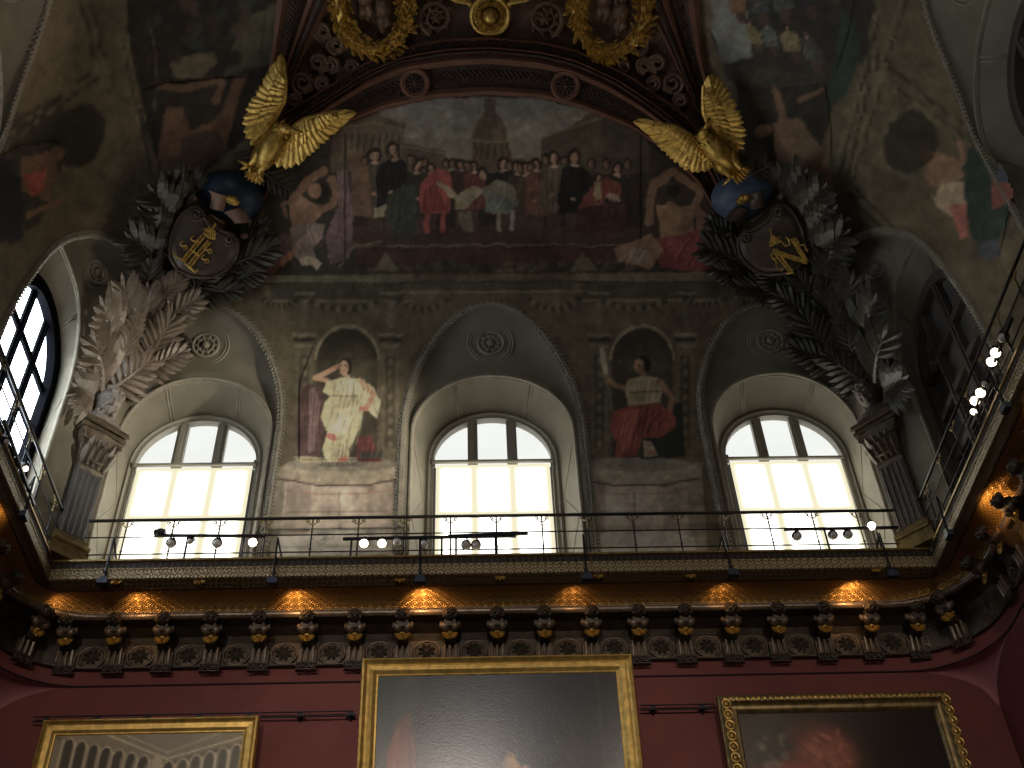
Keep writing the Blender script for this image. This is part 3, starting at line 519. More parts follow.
# right side wall: crowd in a landscape, two nudes, seated woman in green; cornices, roundel, egg and dart arch
cv.poly([(722, -60), (880, -60), (868, 60), (842, 60), (828, 120), (812, 175), (770, 185), (745, 170), (735, 90), (708, 30)], (40, 38, 33)); cv.poly([(706, -60), (732, -60), (748, 20), (750, 58), (722, 62), (712, 30)], (84, 88, 92)); cv.poly([(722, 62), (806, 74), (832, 78), (800, 90), (724, 80)], (48, 47, 42))
for i, (x, y, h, c_) in enumerate([(742, 22, 40, (96, 62, 36)), (765, 24, 44, (48, 56, 62)), (788, 22, 48, (52, 62, 60)), (812, 18, 44, (34, 34, 44)), (758, 52, 34, (88, 80, 48)), (775, 56, 34, (64, 72, 74)), (796, 62, 40, (90, 78, 56)), (818, 74, 44, (56, 58, 56)), (750, 4, 30, (90, 66, 46)), (836, 4, 44, (120, 110, 88)), (785, -4, 36, (90, 50, 40)), (808, -8, 40, (70, 58, 44))]): cv.figure(x, y, h, c_, w=.42, lean=-.3)
cv.poly([(842, 10), (862, 40), (848, 90), (826, 110), (834, 60)], (34, 52, 46)); cv.line([(774, 90), (784, 120), (778, 150)], 8, (98, 68, 48)); cv.poly([(772, 118), (800, 118), (822, 150), (836, 195), (815, 205), (795, 175), (776, 160)], (98, 74, 52)); cv.poly([(752, 112), (772, 108), (778, 122), (756, 124)], (34, 26, 22)); cv.ell(763, 130, 9, 6, (104, 74, 54)); cv.line([(800, 100), (822, 88)], 5, (96, 68, 50)); cv.poly([(780, 150), (798, 158), (806, 180), (788, 178)], (100, 70, 62))
for a, b in (((836, 170), (868, 48)), ((843, 172), (874, 52)), ((850, 175), (884, 62)), ((884, 66), (1024, 175)), ((880, 76), (1010, 178)), ((900, 90), (1000, 168)), ((850, 186), (960, 300)), ((842, 192), (940, 290)), ((868, 40), (895, -60)), ((880, 60), (925, -60))): cv.line([a, b], 2.4, (88, 82, 60), .8); cv.line([(a[0]+4, a[1]+1), (b[0]+4, b[1]+1)], 2.0, (38, 36, 28), .8)
cv.ell(908, 140, 30, 36, (86, 79, 60), .8, 20, .05); cv.ell(910, 141, 26, 32, (44, 42, 33), 1, 20, .08); cv.poly([(872, 70), (886, 72), (880, 84), (868, 80)], (92, 84, 62))
for i in range(12): cv.ell(884+i*11.5, 80+i*8.6, 2.6, 3, (96, 88, 66), .7)
for i in range(22):
    t = i/21; cv.ell(930+t*95+t*(1-t)*-46, -5+t*150, 4.4, 3.2, (104, 96, 72) if i % 2 else (52, 48, 37), .9, 40)
cv.poly([(970, 145), (1000, 165), (1012, 215), (985, 260), (965, 225), (955, 180)], (34, 50, 46)); cv.poly([(930, 150), (958, 158), (962, 175), (940, 190), (922, 180)], (110, 80, 58)); cv.poly([(940, 185), (962, 180), (966, 232), (950, 215), (935, 205)], (128, 108, 88)); cv.poly([(950, 205), (966, 200), (968, 238), (958, 240)], (132, 62, 56)); cv.ell(926, 154, 7, 7, (64, 42, 32)); cv.line([(945, 176), (962, 160), (960, 140)], 6, (116, 82, 60)); cv.poly([(990, 178), (1016, 180), (1014, 200), (992, 208)], (110, 50, 44)); cv.ell(1003, 174, 8, 7, (44, 56, 78)); cv.poly([(975, 245), (995, 235), (1000, 255), (985, 262)], (52, 58, 76))
cv.poly([(345, -70), (332, 0), (305, 50), (262, 128), (230, 185), (262, 205), (278, 175), (305, 148), (347, 123), (383, 109), (436, 98), (488, 95), (541, 98), (583, 109), (629, 127), (665, 150), (700, 185), (712, 205), (738, 195), (715, 130), (680, 50), (655, 0), (640, -70)], (58, 38, 27))
arch_part = cv.a.copy(); cv.warp(2.0, 26).warp(1.1, 11, 5)
fade = np.clip((274+140-np.arange(cv.h)/2)/6, 0, 1)[:, None, None]; cv.a = cv.a*fade+arch_part*(1-fade); cv.warp(.4, 18, 8)
cv.mottle(.06, 7); cv.mottle(.05, 24, 3); cv.blur(2)

# ---------------------------------------------------------------- vault with the window bays cut out
BAYF = [(X0-3.33, .85, 1.0, 0, 8.97, 1.79), (X0, 1.0, 1.0, 0, 8.97, 1.79), (X0+3.33, 1.0, .85, 0, 8.97, 1.79)]; WP = 10.15     # window centre, half widths of the opening, its offset, springing and rise
SX = 4.686; BAYS = [(8.30, 1.56, .62, .42, 7.3, 3.50), (5.02, 1.0, 1.04, 0, 8.97, 1.85), (1.59, 1.0, 1.0, 0, 8.97, 1.79)]           # side bays along y; window plane at X0 +- SX
NPH = 24
GE = 2.0
def groin(phi, bay):
    c = cos(phi); return bay[3]+(bay[2] if c > 0 else -bay[1])*abs(c)**(2/GE), bay[4]+bay[5]*abs(sin(phi))**(2/GE)
def wall_pt(a, z):
    """distance b from the wall for a column a away from the crossing wall, at height z"""
    d = 0 if z <= Z1 else RR*(1-sqrt(max(1-((z-Z1)/HV)**2, 0)))
    return depth_for(a, d)
def col_rows(a, z0, bmax, nv, nc):
    """points (b, z) up a column: upright part, then the curve to bmax"""
    out = []
    if z0 < Z1:
        b = depth_for(a, 0); out += [(b, z0+(Z1-z0)*i/nv) for i in range(nv)]; bs = b
    else: bs = wall_pt(a, z0); out += [(bs, z0)]*nv
    for i in range(nc+1):
        t = (i/nc)**1.35; b = bs+(bmax-bs)*t; h = max(KS-abs(a-b), 0)/KS; d = min(a, b)-h*h*KS/4
        out.append((b, z_of(min(max(d, 0), RR)) if i else (z0 if z0 > Z1 else Z1)))
    return out
def sector(kind, us, bays, zb, nv, nc):
    """us: positions along the wall. kind: 'f', 'l', 'r'"""
    m = M(); 
    allu = []
    for b_ in bays:
        for k in range(NPH+1):
            dx, z = groin(pi-pi*k/NPH, b_); allu.append((b_[0]+dx, z))
    base = [(u, zb) for u in us if all(u < b_[0]+b_[3]-b_[1]-.012 or u > b_[0]+b_[3]+b_[2]+.012 for b_ in bays)]
    for b_ in bays: base += [(b_[0]+b_[3]-b_[1]-1e-5, zb), (b_[0]+b_[3]+b_[2]+1e-5, zb)]
    extra = []
    for u in us:
        for b_ in bays:
            gc = b_[0]+b_[3]; dx = (u-gc)/(b_[2] if u > gc else b_[1])
            if abs(dx) < .996: extra.append((u, b_[4]+b_[5]*(1-abs(dx)**GE)**(1/GE)))
    P = sorted(base+allu+extra)
    keep = [P[0]]
    for p in P[1:]:
        if p[0]-keep[-1][0] < 2e-3 and abs(p[1]-keep[-1][1]) < .05: continue
        keep.append(p)
    rows = []
    for u, z0 in keep:
        if kind == 'f':
            a = HX-abs(u-X0); R_ = col_rows(a, z0, max(a, depth_for(a, 0)+1e-4), nv, nc); rows.append([(u, YF-b, z) for b, z in R_])
        else:
            a = YF-u; bm = min(max(a, depth_for(a, 0)+1e-4), HX); s_ = -1 if kind == 'l' else 1
            R_ = col_rows(a, z0, bm, nv, nc); rows.append([(X0+s_*(HX-b), u, z) for b, z in R_])
    return m.loft(rows)
def colour_from(m, canvas, base):
    V = m.verts(); d = V@FW; ok = d > .5; u = np.where(ok, 512+FL*(V@RT)/np.where(ok, d, 1), -999); v = np.where(ok, 384-FL*(V@UP)/np.where(ok, d, 1), -999)
    inside = ok & (u > -130) & (u < 1155) & (v > -130) & (v < 650)
    col = np.tile(np.clip(lin(base)*G, 0, 1), (len(V), 1)); col[inside] = canvas.sample(u[inside], v[inside]); m.col = col
us = np.arange(X0-HX+KS/4, X0+HX-KS/4+1e-6, (2*HX-KS/2)/440)
m = sector('f', list(us), BAYF, 7.0, 110, 190); colour_from(m, cv, STN); o = struct('ceiling', m, MT['paint'], 'painted cove of the window wall rising into the vault', smooth=True)
us = np.arange(YB, YF-KS/4+1e-6, .05)
for k_, nm in (('l', 'left'), ('r', 'right')):
    m = sector(k_, list(us), BAYS, 7.0, 30, 90); colour_from(m, cv, STN); struct('ceiling', m, MT['paint'], 'painted cove of the %s side wall, dim' % nm, smooth=True)

def patch(name, label, poly, step=2.0, h=.012, cat='mural', group=None):
    """a painting on the vault: a thin skin following the cove inside the outline"""
    xs = [p[0] for p in poly]; ys = [p[1] for p in poly]
    us_ = np.arange(min(xs), max(xs)+step, step); vs2 = np.arange(min(ys), max(ys)+step, step)
    gx, gy = np.meshgrid(us_, vs2); ins = np.zeros(gx.shape, bool); n = len(poly)
    for i in range(n):
        x1, y1 = poly[i]; x2, y2 = poly[(i+1) % n]
        if y1 != y2: ins ^= ((gy < y1) != (gy < y2)) & (gx < (x2-x1)*(gy-y1)/(y2-y1)+x1)
    P = hit(gx.ravel(), gy.ravel(), h); idx = -np.ones(gx.size, int); F = []; H_, W_ = gx.shape
    for j in range(H_-1):
        for i in range(W_-1):
            if ins[j, i] and ins[j, i+1] and ins[j+1, i] and ins[j+1, i+1]: F.append((j*W_+i, j*W_+i+1, (j+1)*W_+i+1, (j+1)*W_+i))
    used = sorted({k for f in F for k in f}); mp = {k: i for i, k in enumerate(used)}
    m = M(); m.add(P[used], [tuple(mp[k] for k in f)[::-1] for f in F]); m.col = cv.sample(gx.ravel()[used], gy.ravel()[used])
    return tag(m.build(name, MT['paint'], smooth=True), label, cat, group)
patch('lunette_mural', 'large arched mural of a crowd in old dress before a domed church', [(347, 246), (346, 124), (365, 115), (383, 109), (410, 102), (435, 98), (488, 95), (541, 98), (583, 108), (610, 117), (630, 127), (640, 133), (640, 246)], 1.25)
patch('seated_woman_mural', 'painted seated woman in a white dress, head on hand, on a drum pedestal', [(300, 460), (300, 380), (316, 340), (347, 328), (376, 340), (384, 380), (384, 460)], 1.25)
patch('seated_woman_mural', 'painted seated woman in a red skirt raising a white torch', [(600, 459), (598, 345), (620, 332), (645, 328), (672, 340), (684, 400), (684, 459)], 1.25)
patch('nude_figure_mural', 'painted nude with lavender drapery, arms raised, left of the lunette', [(272, 268), (264, 235), (285, 200), (300, 165), (330, 138), (345, 128), (345, 262), (352, 270)], 1.25)
patch('nude_figure_mural', 'painted nude over red drapery, right of the lunette', [(642, 268), (642, 140), (660, 150), (690, 175), (715, 200), (722, 240), (722, 268)], 1.25)
patch('battle_mural', 'dark painted battle scene high on the left side vault', [(132, 60), (126, -20), (268, -20), (262, 60), (225, 75), (160, 82)], 2.5)
patch('nude_figure_mural', 'dim painted reclining nude under the battle scene at left', [(150, 165), (142, 90), (160, 84), (232, 76), (250, 78), (232, 120), (195, 160), (170, 172)], 2.5)
patch('seated_figure_mural', 'dim painted seated figure with a red cloth at far left', [(-10, 240), (-10, 160), (20, 145), (60, 140), (70, 160), (60, 200), (30, 240)], 2.5)
patch('crowd_mural', 'dim painted crowd under a pale sky high on the right side vault', [(712, 10), (712, -20), (860, -20), (850, 30), (838, 70), (800, 82), (745, 82), (728, 60)], 2.5)
patch('nude_figure_mural', 'painted pair of pale nudes under the crowd scene at right', [(752, 165), (748, 90), (800, 86), (826, 84), (830, 110), (832, 150), (838, 190), (820, 205), (795, 180)], 2.5)
patch('seated_woman_mural', 'painted seated woman in green and pink drapery near the right rail', [(918, 160), (935, 140), (970, 138), (1003, 165), (1015, 190), (1000, 255), (980, 262), (955, 235), (930, 195)], 2.5)

# inscription on the ledge under the woman in white
def lettering(name, txt, P0, xdir, updir, hgt, mat, label, cat):
    cu = bpy.data.curves.new('lettering', 'FONT'); cu.body = txt; cu.size = 1; cu.extrude = .01; cu.align_x = 'CENTER'
    ob = bpy.data.objects.new('lettering', cu); C.objects.link(ob); bpy.context.view_layer.update()
    me0 = ob.evaluated_get(bpy.context.evaluated_depsgraph_get()).to_mesh()
    V = np.array([v.co[:] for v in me0.vertices]); F = [tuple(p.vertices) for p in me0.polygons]
    m = M(); x = nrm(xdir); u_ = nrm(updir); n = np.cross(x, u_)
    m.add([np.asarray(P0)+x*p[0]*hgt+u_*p[1]*hgt+n*p[2]*hgt*.5 for p in V], F)
    ob.evaluated_get(bpy.context.evaluated_depsgraph_get()).to_mesh_clear(); bpy.data.objects.remove(ob); bpy.data.curves.remove(cu)
    return tag(m.build(name, mat), label, cat)
P_ = hit1(342, 466, .03); lettering('inscription', 'MEDITATIO', P_, (1, 0, 0), (0, 0, 1), .085, pmat('inscription paint', (.16, .14, .125), .7), 'faint grey capitals on the ledge under the woman in white', 'inscription')

# ---------------------------------------------------------------- window bays: reveals, spandrels, roundels
def put(kind, bc, dx, n, z):
    if kind == 'f': return (bc+dx, n, z)
    if kind == 'b': return (bc-dx, n, z)
    return (X0+(-n if kind == 'l' else n), bc+(dx if kind == 'l' else dx), z)
def bay_curves(kind, bay):
    bc = bay[0]; NC = 9.64 if kind == 'f' else 4.455; NW = WP if kind == 'f' else SX
    phis = [pi-pi*k/NPH for k in range(NPH+1)]
    g = []
    for ph in phis:
        dx, z = groin(ph, bay)
        if kind == 'f': x = bc+dx; g.append((x, YF-wall_pt(HX-abs(x-X0), z), z))
        else: y = bc+dx; g.append((X0+(-1 if kind == 'l' else 1)*(HX-wall_pt(YF-y, z)), y, z))
    def arch(r, n, z0=8.95, rz=None):
        return [put(kind, bc, r*cos(ph)*((bay[2] if cos(ph) > 0 else bay[1]) if r > .8 else 1), n, z0+(rz or r)*sin(ph)) for ph in phis]
    c1 = arch(.9 if kind == 'f' else 1.0, NC); c0 = arch(.74, NW-.02)
    def foot(c, zb=7.0): a, b = c[0], c[-1]; return [(a[0], a[1], zb)]+c+[(b[0], b[1], zb)]
    return foot(g), foot(c1), foot(c0), phis
def bay_build(kind, bay, side_name):
    g, c1, c0, phis = bay_curves(kind, bay); g, c1, c0 = map(np.array, (g, c1, c0))
    m = M(); rows = []
    for i in range(9):
        t = i/8; mid = g*(1-t)+c1*t
        out = np.array([0, 1.0, 0]) if kind == 'f' else np.array([-1.0 if kind == 'l' else 1.0, 0, 0])
        rows.append(mid+out*(.10*4*t*(1-t))*np.clip((mid[:, 2:3]-8.9), 0, 1))
    for i in range(1, 9): rows.append(c1*(1-i/8)+c0*(i/8))
    m.loft(rows); struct('trim_1', m, MT['stone'], 'reveal and spandrel of a window bay in the %s wall' % side_name, smooth=True)
    e = M(); e.tube(c1, .022, 8); e.tube(c1*.93+c0*.07, .012, 6)
    for k in range(2, len(c1)-2):          # bead course inside the arch
        for t in (0, .5): p = c1[k]*(1-t)+c1[k+1]*t; e.blob(p*.97+(c0[k]*(1-t)+c0[k+1]*t)*.03, .016, nu=6, nv=4)
    for k in (len(c1)//2-4, len(c1)//2+4): e.tube([c1[k], c0[k]], .014, 6); e.tube([c1[k]+(c1[k+1]-c1[k])*.35, c0[k]+(c0[k+1]-c0[k])*.35], .010, 6)
    for a, b in ((1, 2), (-2, -3)):        # lozenge panels on the jambs
        A, B = c1[a], c0[a]; pts = [A*.85+B*.15, A*.15+B*.85]; Z = [7.1, 8.9]
        q = [(*pts[0][:2], 8.85), (*pts[1][:2], 8.35), (*pts[0][:2], 7.85), (*pts[1][:2], 7.35)]
        e.tube(q, .007, 6)
    struct('trim_2', e, MT['stone2'], 'moulded edge and bead course round a window bay', smooth=True)
    gl = M(); rg = random.Random(3)
    dens = []
    for k in range(len(g)-1):
        L = np.linalg.norm(g[k+1]-g[k]); n = max(int(L/.05), 1)
        dens += [(g[k]+(g[k+1]-g[k])*i/n, nrm(g[k+1]-g[k])) for i in range(n)]
    inward = np.array([0, -1.0, -.2]) if kind == 'f' else np.array([1.0 if kind == 'l' else -1.0, 0, -.2])
    for i, (p, t) in enumerate(dens):
        s_ = np.cross(t, nrm(inward)); 
        for sg in (-1, 1): gl.blade(p, t*.8+sg*s_*.7, .075, .03, inward, .1, .5)
    gl.tube(g, .020, 6)
    struct('trim_3', gl, MT['stone2'], 'laurel garland moulding along the edge of a window bay')
    # roundel on the spandrel
    k = len(g)//2; A, B = g[k], c1[k]; c = A*.5+B*.5; ax = nrm(np.cross(A-B, g[k+1]-g[k-1])); 
    out = inward; ax = ax if ax@out > 0 else -ax
    c = c-nrm(out)*.085
    r = M()
    for rr, rt in ((.27, .014), (.235, .010), (.15, .02), (.09, .014)): r.tube([c+rr*(cos(q)*nrm(g[k+1]-g[k-1])+sin(q)*nrm(A-B)) for q in np.linspace(0, 2*pi, 28, endpoint=False)], rt, 6, closed=True)
    r.blob(c, .05)
    for q in range(10): d = cos(q*pi/5)*nrm(g[k+1]-g[k-1])+sin(q*pi/5)*nrm(A-B); r.blade(c+d*.05, d, .09, .04, ax, .1)
    struct('trim_4', r, MT['stone2'], 'round rosette in the spandrel over a window', smooth=True)
for b_ in BAYF: bay_build('f', b_, 'front')
for b_ in BAYS: bay_build('l', b_, 'left'); bay_build('r', b_, 'right')


def window(n, kind, bay, style, label):
    bc = bay[0]; NW = {'f': WP, 'b': YB+.02}.get(kind, SX); o_ = -1 if kind != 'b' else 1
    def p(dx, dep, z): return put(kind, bc, dx, NW+o_*dep, z)
    base = p(0, 0, 7.0); t = thing('window_%d' % n, label, None, base); t['kind'] = 'structure'
    fm = {'blind': MT['frame'], 'sky': MT['darkframe'], 'dark': MT['greyframe'], 'back': MT['frame']}[style]
    axes = [np.array([1.0, 0, 0]), np.array([0, 1.0, 0]), np.array([0, 0, 1.0])]
    if kind in 'lr': axes = [axes[1], axes[0], axes[2]]
    def bar(m, dx0, dx1, z0, z1, d0, d1):
        m.box((np.array(p((dx0+dx1)/2, (d0+d1)/2, (z0+z1)/2))), (abs(dx1-dx0), abs(d1-d0), abs(z1-z0)), axes)
    fr = M(); R0, R1 = (.67, .75) if style == 'blind' else ((.62, .76) if style == 'sky' else (.64, .75))
    rows = []
    for r, d in ((R1, .0), (R1, .05), (R1-.03, .07), (R1-.045, .04), (R0, .04), (R0, -.08)):
        rows.append([p(-r, d, 7.0)]+[p(r*cos(pi-pi*k/24), d, 8.95+r*sin(pi-pi*k/24)) for k in range(25)]+[p(r, d, 7.0)])
    fr.loft(rows); fr.build('window_frame', fm, t, smooth=False)
    pn = M(); z0 = 8.95 if style == 'blind' else 7.0; d = -.05
    arc = [p(R0*cos(pi*k/24), d, 8.95+R0*sin(pi*k/24)) for k in range(25)]
    poly = [p(R0, d, z0)]+arc+[p(-R0, d, z0)] if style != 'blind' else arc
    pn.prism(poly, np.array(p(0, -.02, 0))-np.array(p(0, 0, 0)))
    pn.build('pane', {'blind': MT['upperpane'], 'sky': MT['sky'] if n == 4 else MT['sky2'], 'dark': MT['darkpane'], 'back': MT['backsky'] if n == 9 else MT['darkpane']}[style], t)
    wm = .115 if style == 'blind' else .11
    mz = fm; dp = .02 if style != 'sky' else -.025
    for s_ in (-1, 1):
        mu = M(); x = s_*.225; top = 8.95+sqrt(R0**2-x**2)+.01; zz0 = 8.95 if style == 'blind' else 7.0
        bar(mu, x-wm/2, x+wm/2, zz0, top, -.05, dp); bar(mu, x-wm/5, x+wm/5, zz0, top, dp, dp+.02); mu.build('mullion', mz, t)
    if style == 'blind':
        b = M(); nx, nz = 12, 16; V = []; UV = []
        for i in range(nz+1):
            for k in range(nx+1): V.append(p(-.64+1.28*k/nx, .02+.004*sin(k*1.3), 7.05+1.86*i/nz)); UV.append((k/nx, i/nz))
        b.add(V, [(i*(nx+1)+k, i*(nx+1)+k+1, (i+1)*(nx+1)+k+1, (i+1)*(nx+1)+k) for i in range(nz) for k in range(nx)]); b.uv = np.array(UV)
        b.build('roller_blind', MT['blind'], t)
        h = M(); h.tube([p(-.67, .05, 8.935), p(.67, .05, 8.935)], .022, 10); bar(h, -.68, -.655, 8.90, 8.97, 0, .08); bar(h, .655, .68, 8.90, 8.97, 0, .08); h.build('blind_roller', MT['frame'], t)
        w_ = M(); w_.tube([p(.655, .05, 8.93), p(.65, .05, 7.05)], .006, 6); w_.tube([p(-.655, .05, 8.93), p(-.65, .05, 7.05)], .006, 6); w_.build('guide_cord', MT['greyframe'], t)
    else:
        for z in ((8.95, 8.42, 7.89, 7.36) if style != 'back' else (8.95, 8.0)):
            tr = M(); bar(tr, -R0, R0, z-wm/2.4, z+wm/2.4, -.05, dp+.005); tr.build('transom', mz, t)
    return t
window(1, 'f', BAYF[0], 'blind', 'front left arched window with a glowing white roller blind')
window(2, 'f', BAYF[1], 'blind', 'front centre arched window with a glowing white roller blind')
window(3, 'f', BAYF[2], 'blind', 'front right arched window with a glowing white roller blind')
window(4, 'l', BAYS[0], 'sky', 'bare bright arched window with dark bars in the left wall')
window(5, 'l', BAYS[1], 'sky', 'second bright arched window in the left wall, out of frame')
window(6, 'r', BAYS[0], 'dark', 'dark arched window with grey panes in the right wall')
window(7, 'r', BAYS[1], 'dark', 'second dark arched window in the right wall, out of frame')
for i, b_ in enumerate(BAYF): window(8+i, 'b', b_, 'back', 'arched window in the wall behind the viewer')

# ---------------------------------------------------------------- lower walls and the cornice
HR = 4.72
m = M(); m.box((X0, 10.1, 2.2), (2*HR+.4, .2, 8.2)); struct('wall_front', m, MT['wall'], 'deep red painted wall carrying the pictures')
m = M(); m.box((X0-HR-.1, 4.2, 2.2), (.2, 11.7, 8.2)); struct('wall_left', m, MT['wall'])
m = M(); m.box((X0+HR+.1, 4.2, 2.2), (.2, 11.7, 8.2)); struct('wall_right', m, MT['wall'])
def path_pts(yf, hx, rho, na=10, seg=6):
    L = [(X0-hx, YB+(yf-rho-YB)*i/seg) for i in range(seg)]
    L += [(X0-hx+rho-rho*cos(q), yf-rho+rho*sin(q)) for q in np.linspace(0, pi/2, na)]
    L += [(X0-hx+rho+(2*hx-2*rho)*i/(seg*2), yf) for i in range(1, seg*2)]
    L += [(X0+hx-rho+rho*sin(q), yf-rho+rho*cos(q)) for q in np.linspace(0, pi/2, na)]
    L += [(X0+hx, yf-rho-(yf-rho-YB)*i/seg) for i in range(1, seg+1)]
    return L
def sweep(prof):
    m = M(); rows = []; uv = []; s = 0; ref = None
    for i, (yf, hx, z, rho) in enumerate(prof):
        L = path_pts(yf, hx, max(rho, .001))
        if i: s += sqrt((yf-prof[i-1][0])**2+(z-prof[i-1][2])**2)
        rows.append([(x, y, z) for x, y in L])
        if ref is None:
            ref = [0.0]
            for a, b in zip(L[:-1], L[1:]): ref.append(ref[-1]+sqrt((a[0]-b[0])**2+(a[1]-b[1])**2))
        # keep the repeat square: length along the run measured on this row from its middle
        acc = [0.0]
        for a, b in zip(L[:-1], L[1:]): acc.append(acc[-1]+sqrt((a[0]-b[0])**2+(a[1]-b[1])**2))
        h = acc[len(acc)//2]; uv += [(q-h, s) for q in acc]
    m.loft(rows); m.uv = np.array(uv); return m
struct('trim_5', sweep([(9.985, 4.71, 6.235, .80), (9.945, 4.685, 6.24, .78), (9.945, 4.685, 6.26, .78), (9.97, 4.70, 6.27, .79), (9.97, 4.70, 6.50, .79), (9.93, 4.69, 6.56, .78), (9.80, 4.65, 6.60, .76), (9.69, 4.60, 6.605, .74)]), MT['bronze'], 'dark frieze under the cornice')
struct('trim_6', sweep([(9.70+.045*cos(q), 4.60+.03*cos(q), 6.64+.035*sin(q), .73) for q in np.linspace(-pi/2, -3*pi/2, 9)]), MT['brackets'], 'rounded bead under the gilt cove')
struct('trim_7', sweep([(9.665, 4.57, 6.67, .72), (9.64, 4.55, 6.70, .66), (9.59, 4.50, 6.722, .56), (9.53, 4.44, 6.735, .46), (9.47, 4.385, 6.742, .34), (9.42, 4.335, 6.748, .22)]), MT['cove'], 'gilt scale-patterned cove of the cornice', smooth=True)
struct('trim_8', sweep([(9.42, 4.335, 6.748, .2), (9.39, 4.31, 6.745, .12), (9.36, 4.285, 6.775, .06), (9.32, 4.25, 6.80, .0)]), MT['orn'], 'dark gilt leaf moulding of the cornice', smooth=True)
struct('trim_9', sweep([(9.32, 4.25, 6.80, 0), (9.295, 4.23, 6.805, 0), (9.295, 4.23, 6.82, 0), (9.303, 4.237, 6.825, 0), (9.303, 4.237, 6.905, 0), (9.295, 4.23, 6.91, 0), (9.295, 4.23, 6.925, 0), (9.33, 4.25, 6.93, 0)]), MT['lip'], 'pale scroll band on the lip of the cornice')
struct('trim_10', sweep([(9.335, 4.255, 6.93, 0), (9.335, 4.255, 7.02, 0)]), MT['egg'], 'dark dentil band on top of the cornice')
struct('trim_11', sweep([(9.335, 4.255, 7.02, 0), (9.31, 4.24, 7.025, 0), (9.31, 4.24, 7.045, 0), (9.34, 4.26, 7.05, 0), (9.75, 4.50, 7.05, 0), (10.2, 4.72, 7.05, 0)]), MT['dullgold'], 'thin gilt fillet and ledge on top of the cornice')
m = M(); m.tube([(x, y, 6.08) for x, y in path_pts(9.995, 4.715, .8, 14)], .010, 6); struct('trim_12', m, MT['seam'], 'dark seam running round the red walls')
for s_ in (-1, 1):
    m = M(); rows = []
    for q in np.linspace(0, 1, 9):
        row = []
        for g_ in np.linspace(0, pi/2, 11):
            ax_, ay_ = X0+s_*(4.715-.8+.8*sin(g_)), 9.995-.8+.8*cos(g_); tx, ty = X0+s_*4.715, 9.995
            row.append((ax_*(1-q)+tx*q, ay_*(1-q)+ty*q, 6.075-.40*(1-sqrt(max(1-q*q, 0)))))
        rows.append(row)
    m.loft(rows); struct('trim_13', m, MT['squinch'], 'small pinkish squinch in the %s corner of the red wall' % ('left' if s_ < 0 else 'right'), smooth=True)
    m = M(); m.loft([[(X0+s_*(4.715-.8+.8*sin(g_)), 9.995-.8+.8*cos(g_), z) for g_ in np.linspace(0, pi/2, 11)] for z in (6.07, 6.25)]); struct('trim_14', m, MT['wall'], 'red strip under the rounded %s corner of the frieze' % ('left' if s_ < 0 else 'right'), smooth=True)

# ---------------------------------------------------------------- console brackets and roundels of the frieze
NUM = ['first', 'second', 'third', 'fourth', 'fifth', 'sixth', 'seventh', 'eighth', 'ninth', 'tenth', 'eleventh', 'twelfth', 'thirteenth', 'fourteenth', 'fifteenth', 'sixteenth', 'seventeenth', 'eighteenth', 'nineteenth', 'twentieth']
def lion(m, c, r):
    rg = random.Random(5)
    m.blob(c, (r, r*.95, r*1.05), nu=14, nv=10, fn=lambda d: 1+.08*sin(7*atan2(d[0], d[2]))*(1 if abs(d[1]) < .7 else 0))
    for k in range(9): q = pi*(k/8)-.0; m.blob((c[0]+r*1.0*cos(q), c[1]+r*.05, c[2]+r*.95*sin(q)+r*.1), r*.30, nu=7, nv=5)
    for s_ in (-1, 1):
        m.blob((c[0]+s_*r*.42, c[1]-r*.85, c[2]+r*.28), (r*.22, r*.16, r*.10), nu=7, nv=5); m.blob((c[0]+s_*r*.33, c[1]-r*.88, c[2]-r*.30), (r*.30, r*.25, r*.22), nu=7, nv=5)
        m.blob((c[0]+s_*r*.85, c[1]-.2*r, c[2]-r*.45), r*.32, nu=7, nv=5)
    m.blob((c[0], c[1]-r*.98, c[2]), (r*.17, r*.24, r*.30), nu=7, nv=5); m.blob((c[0], c[1]-r*.75, c[2]-r*.72), (r*.28, r*.3, r*.2), nu=7, nv=5)
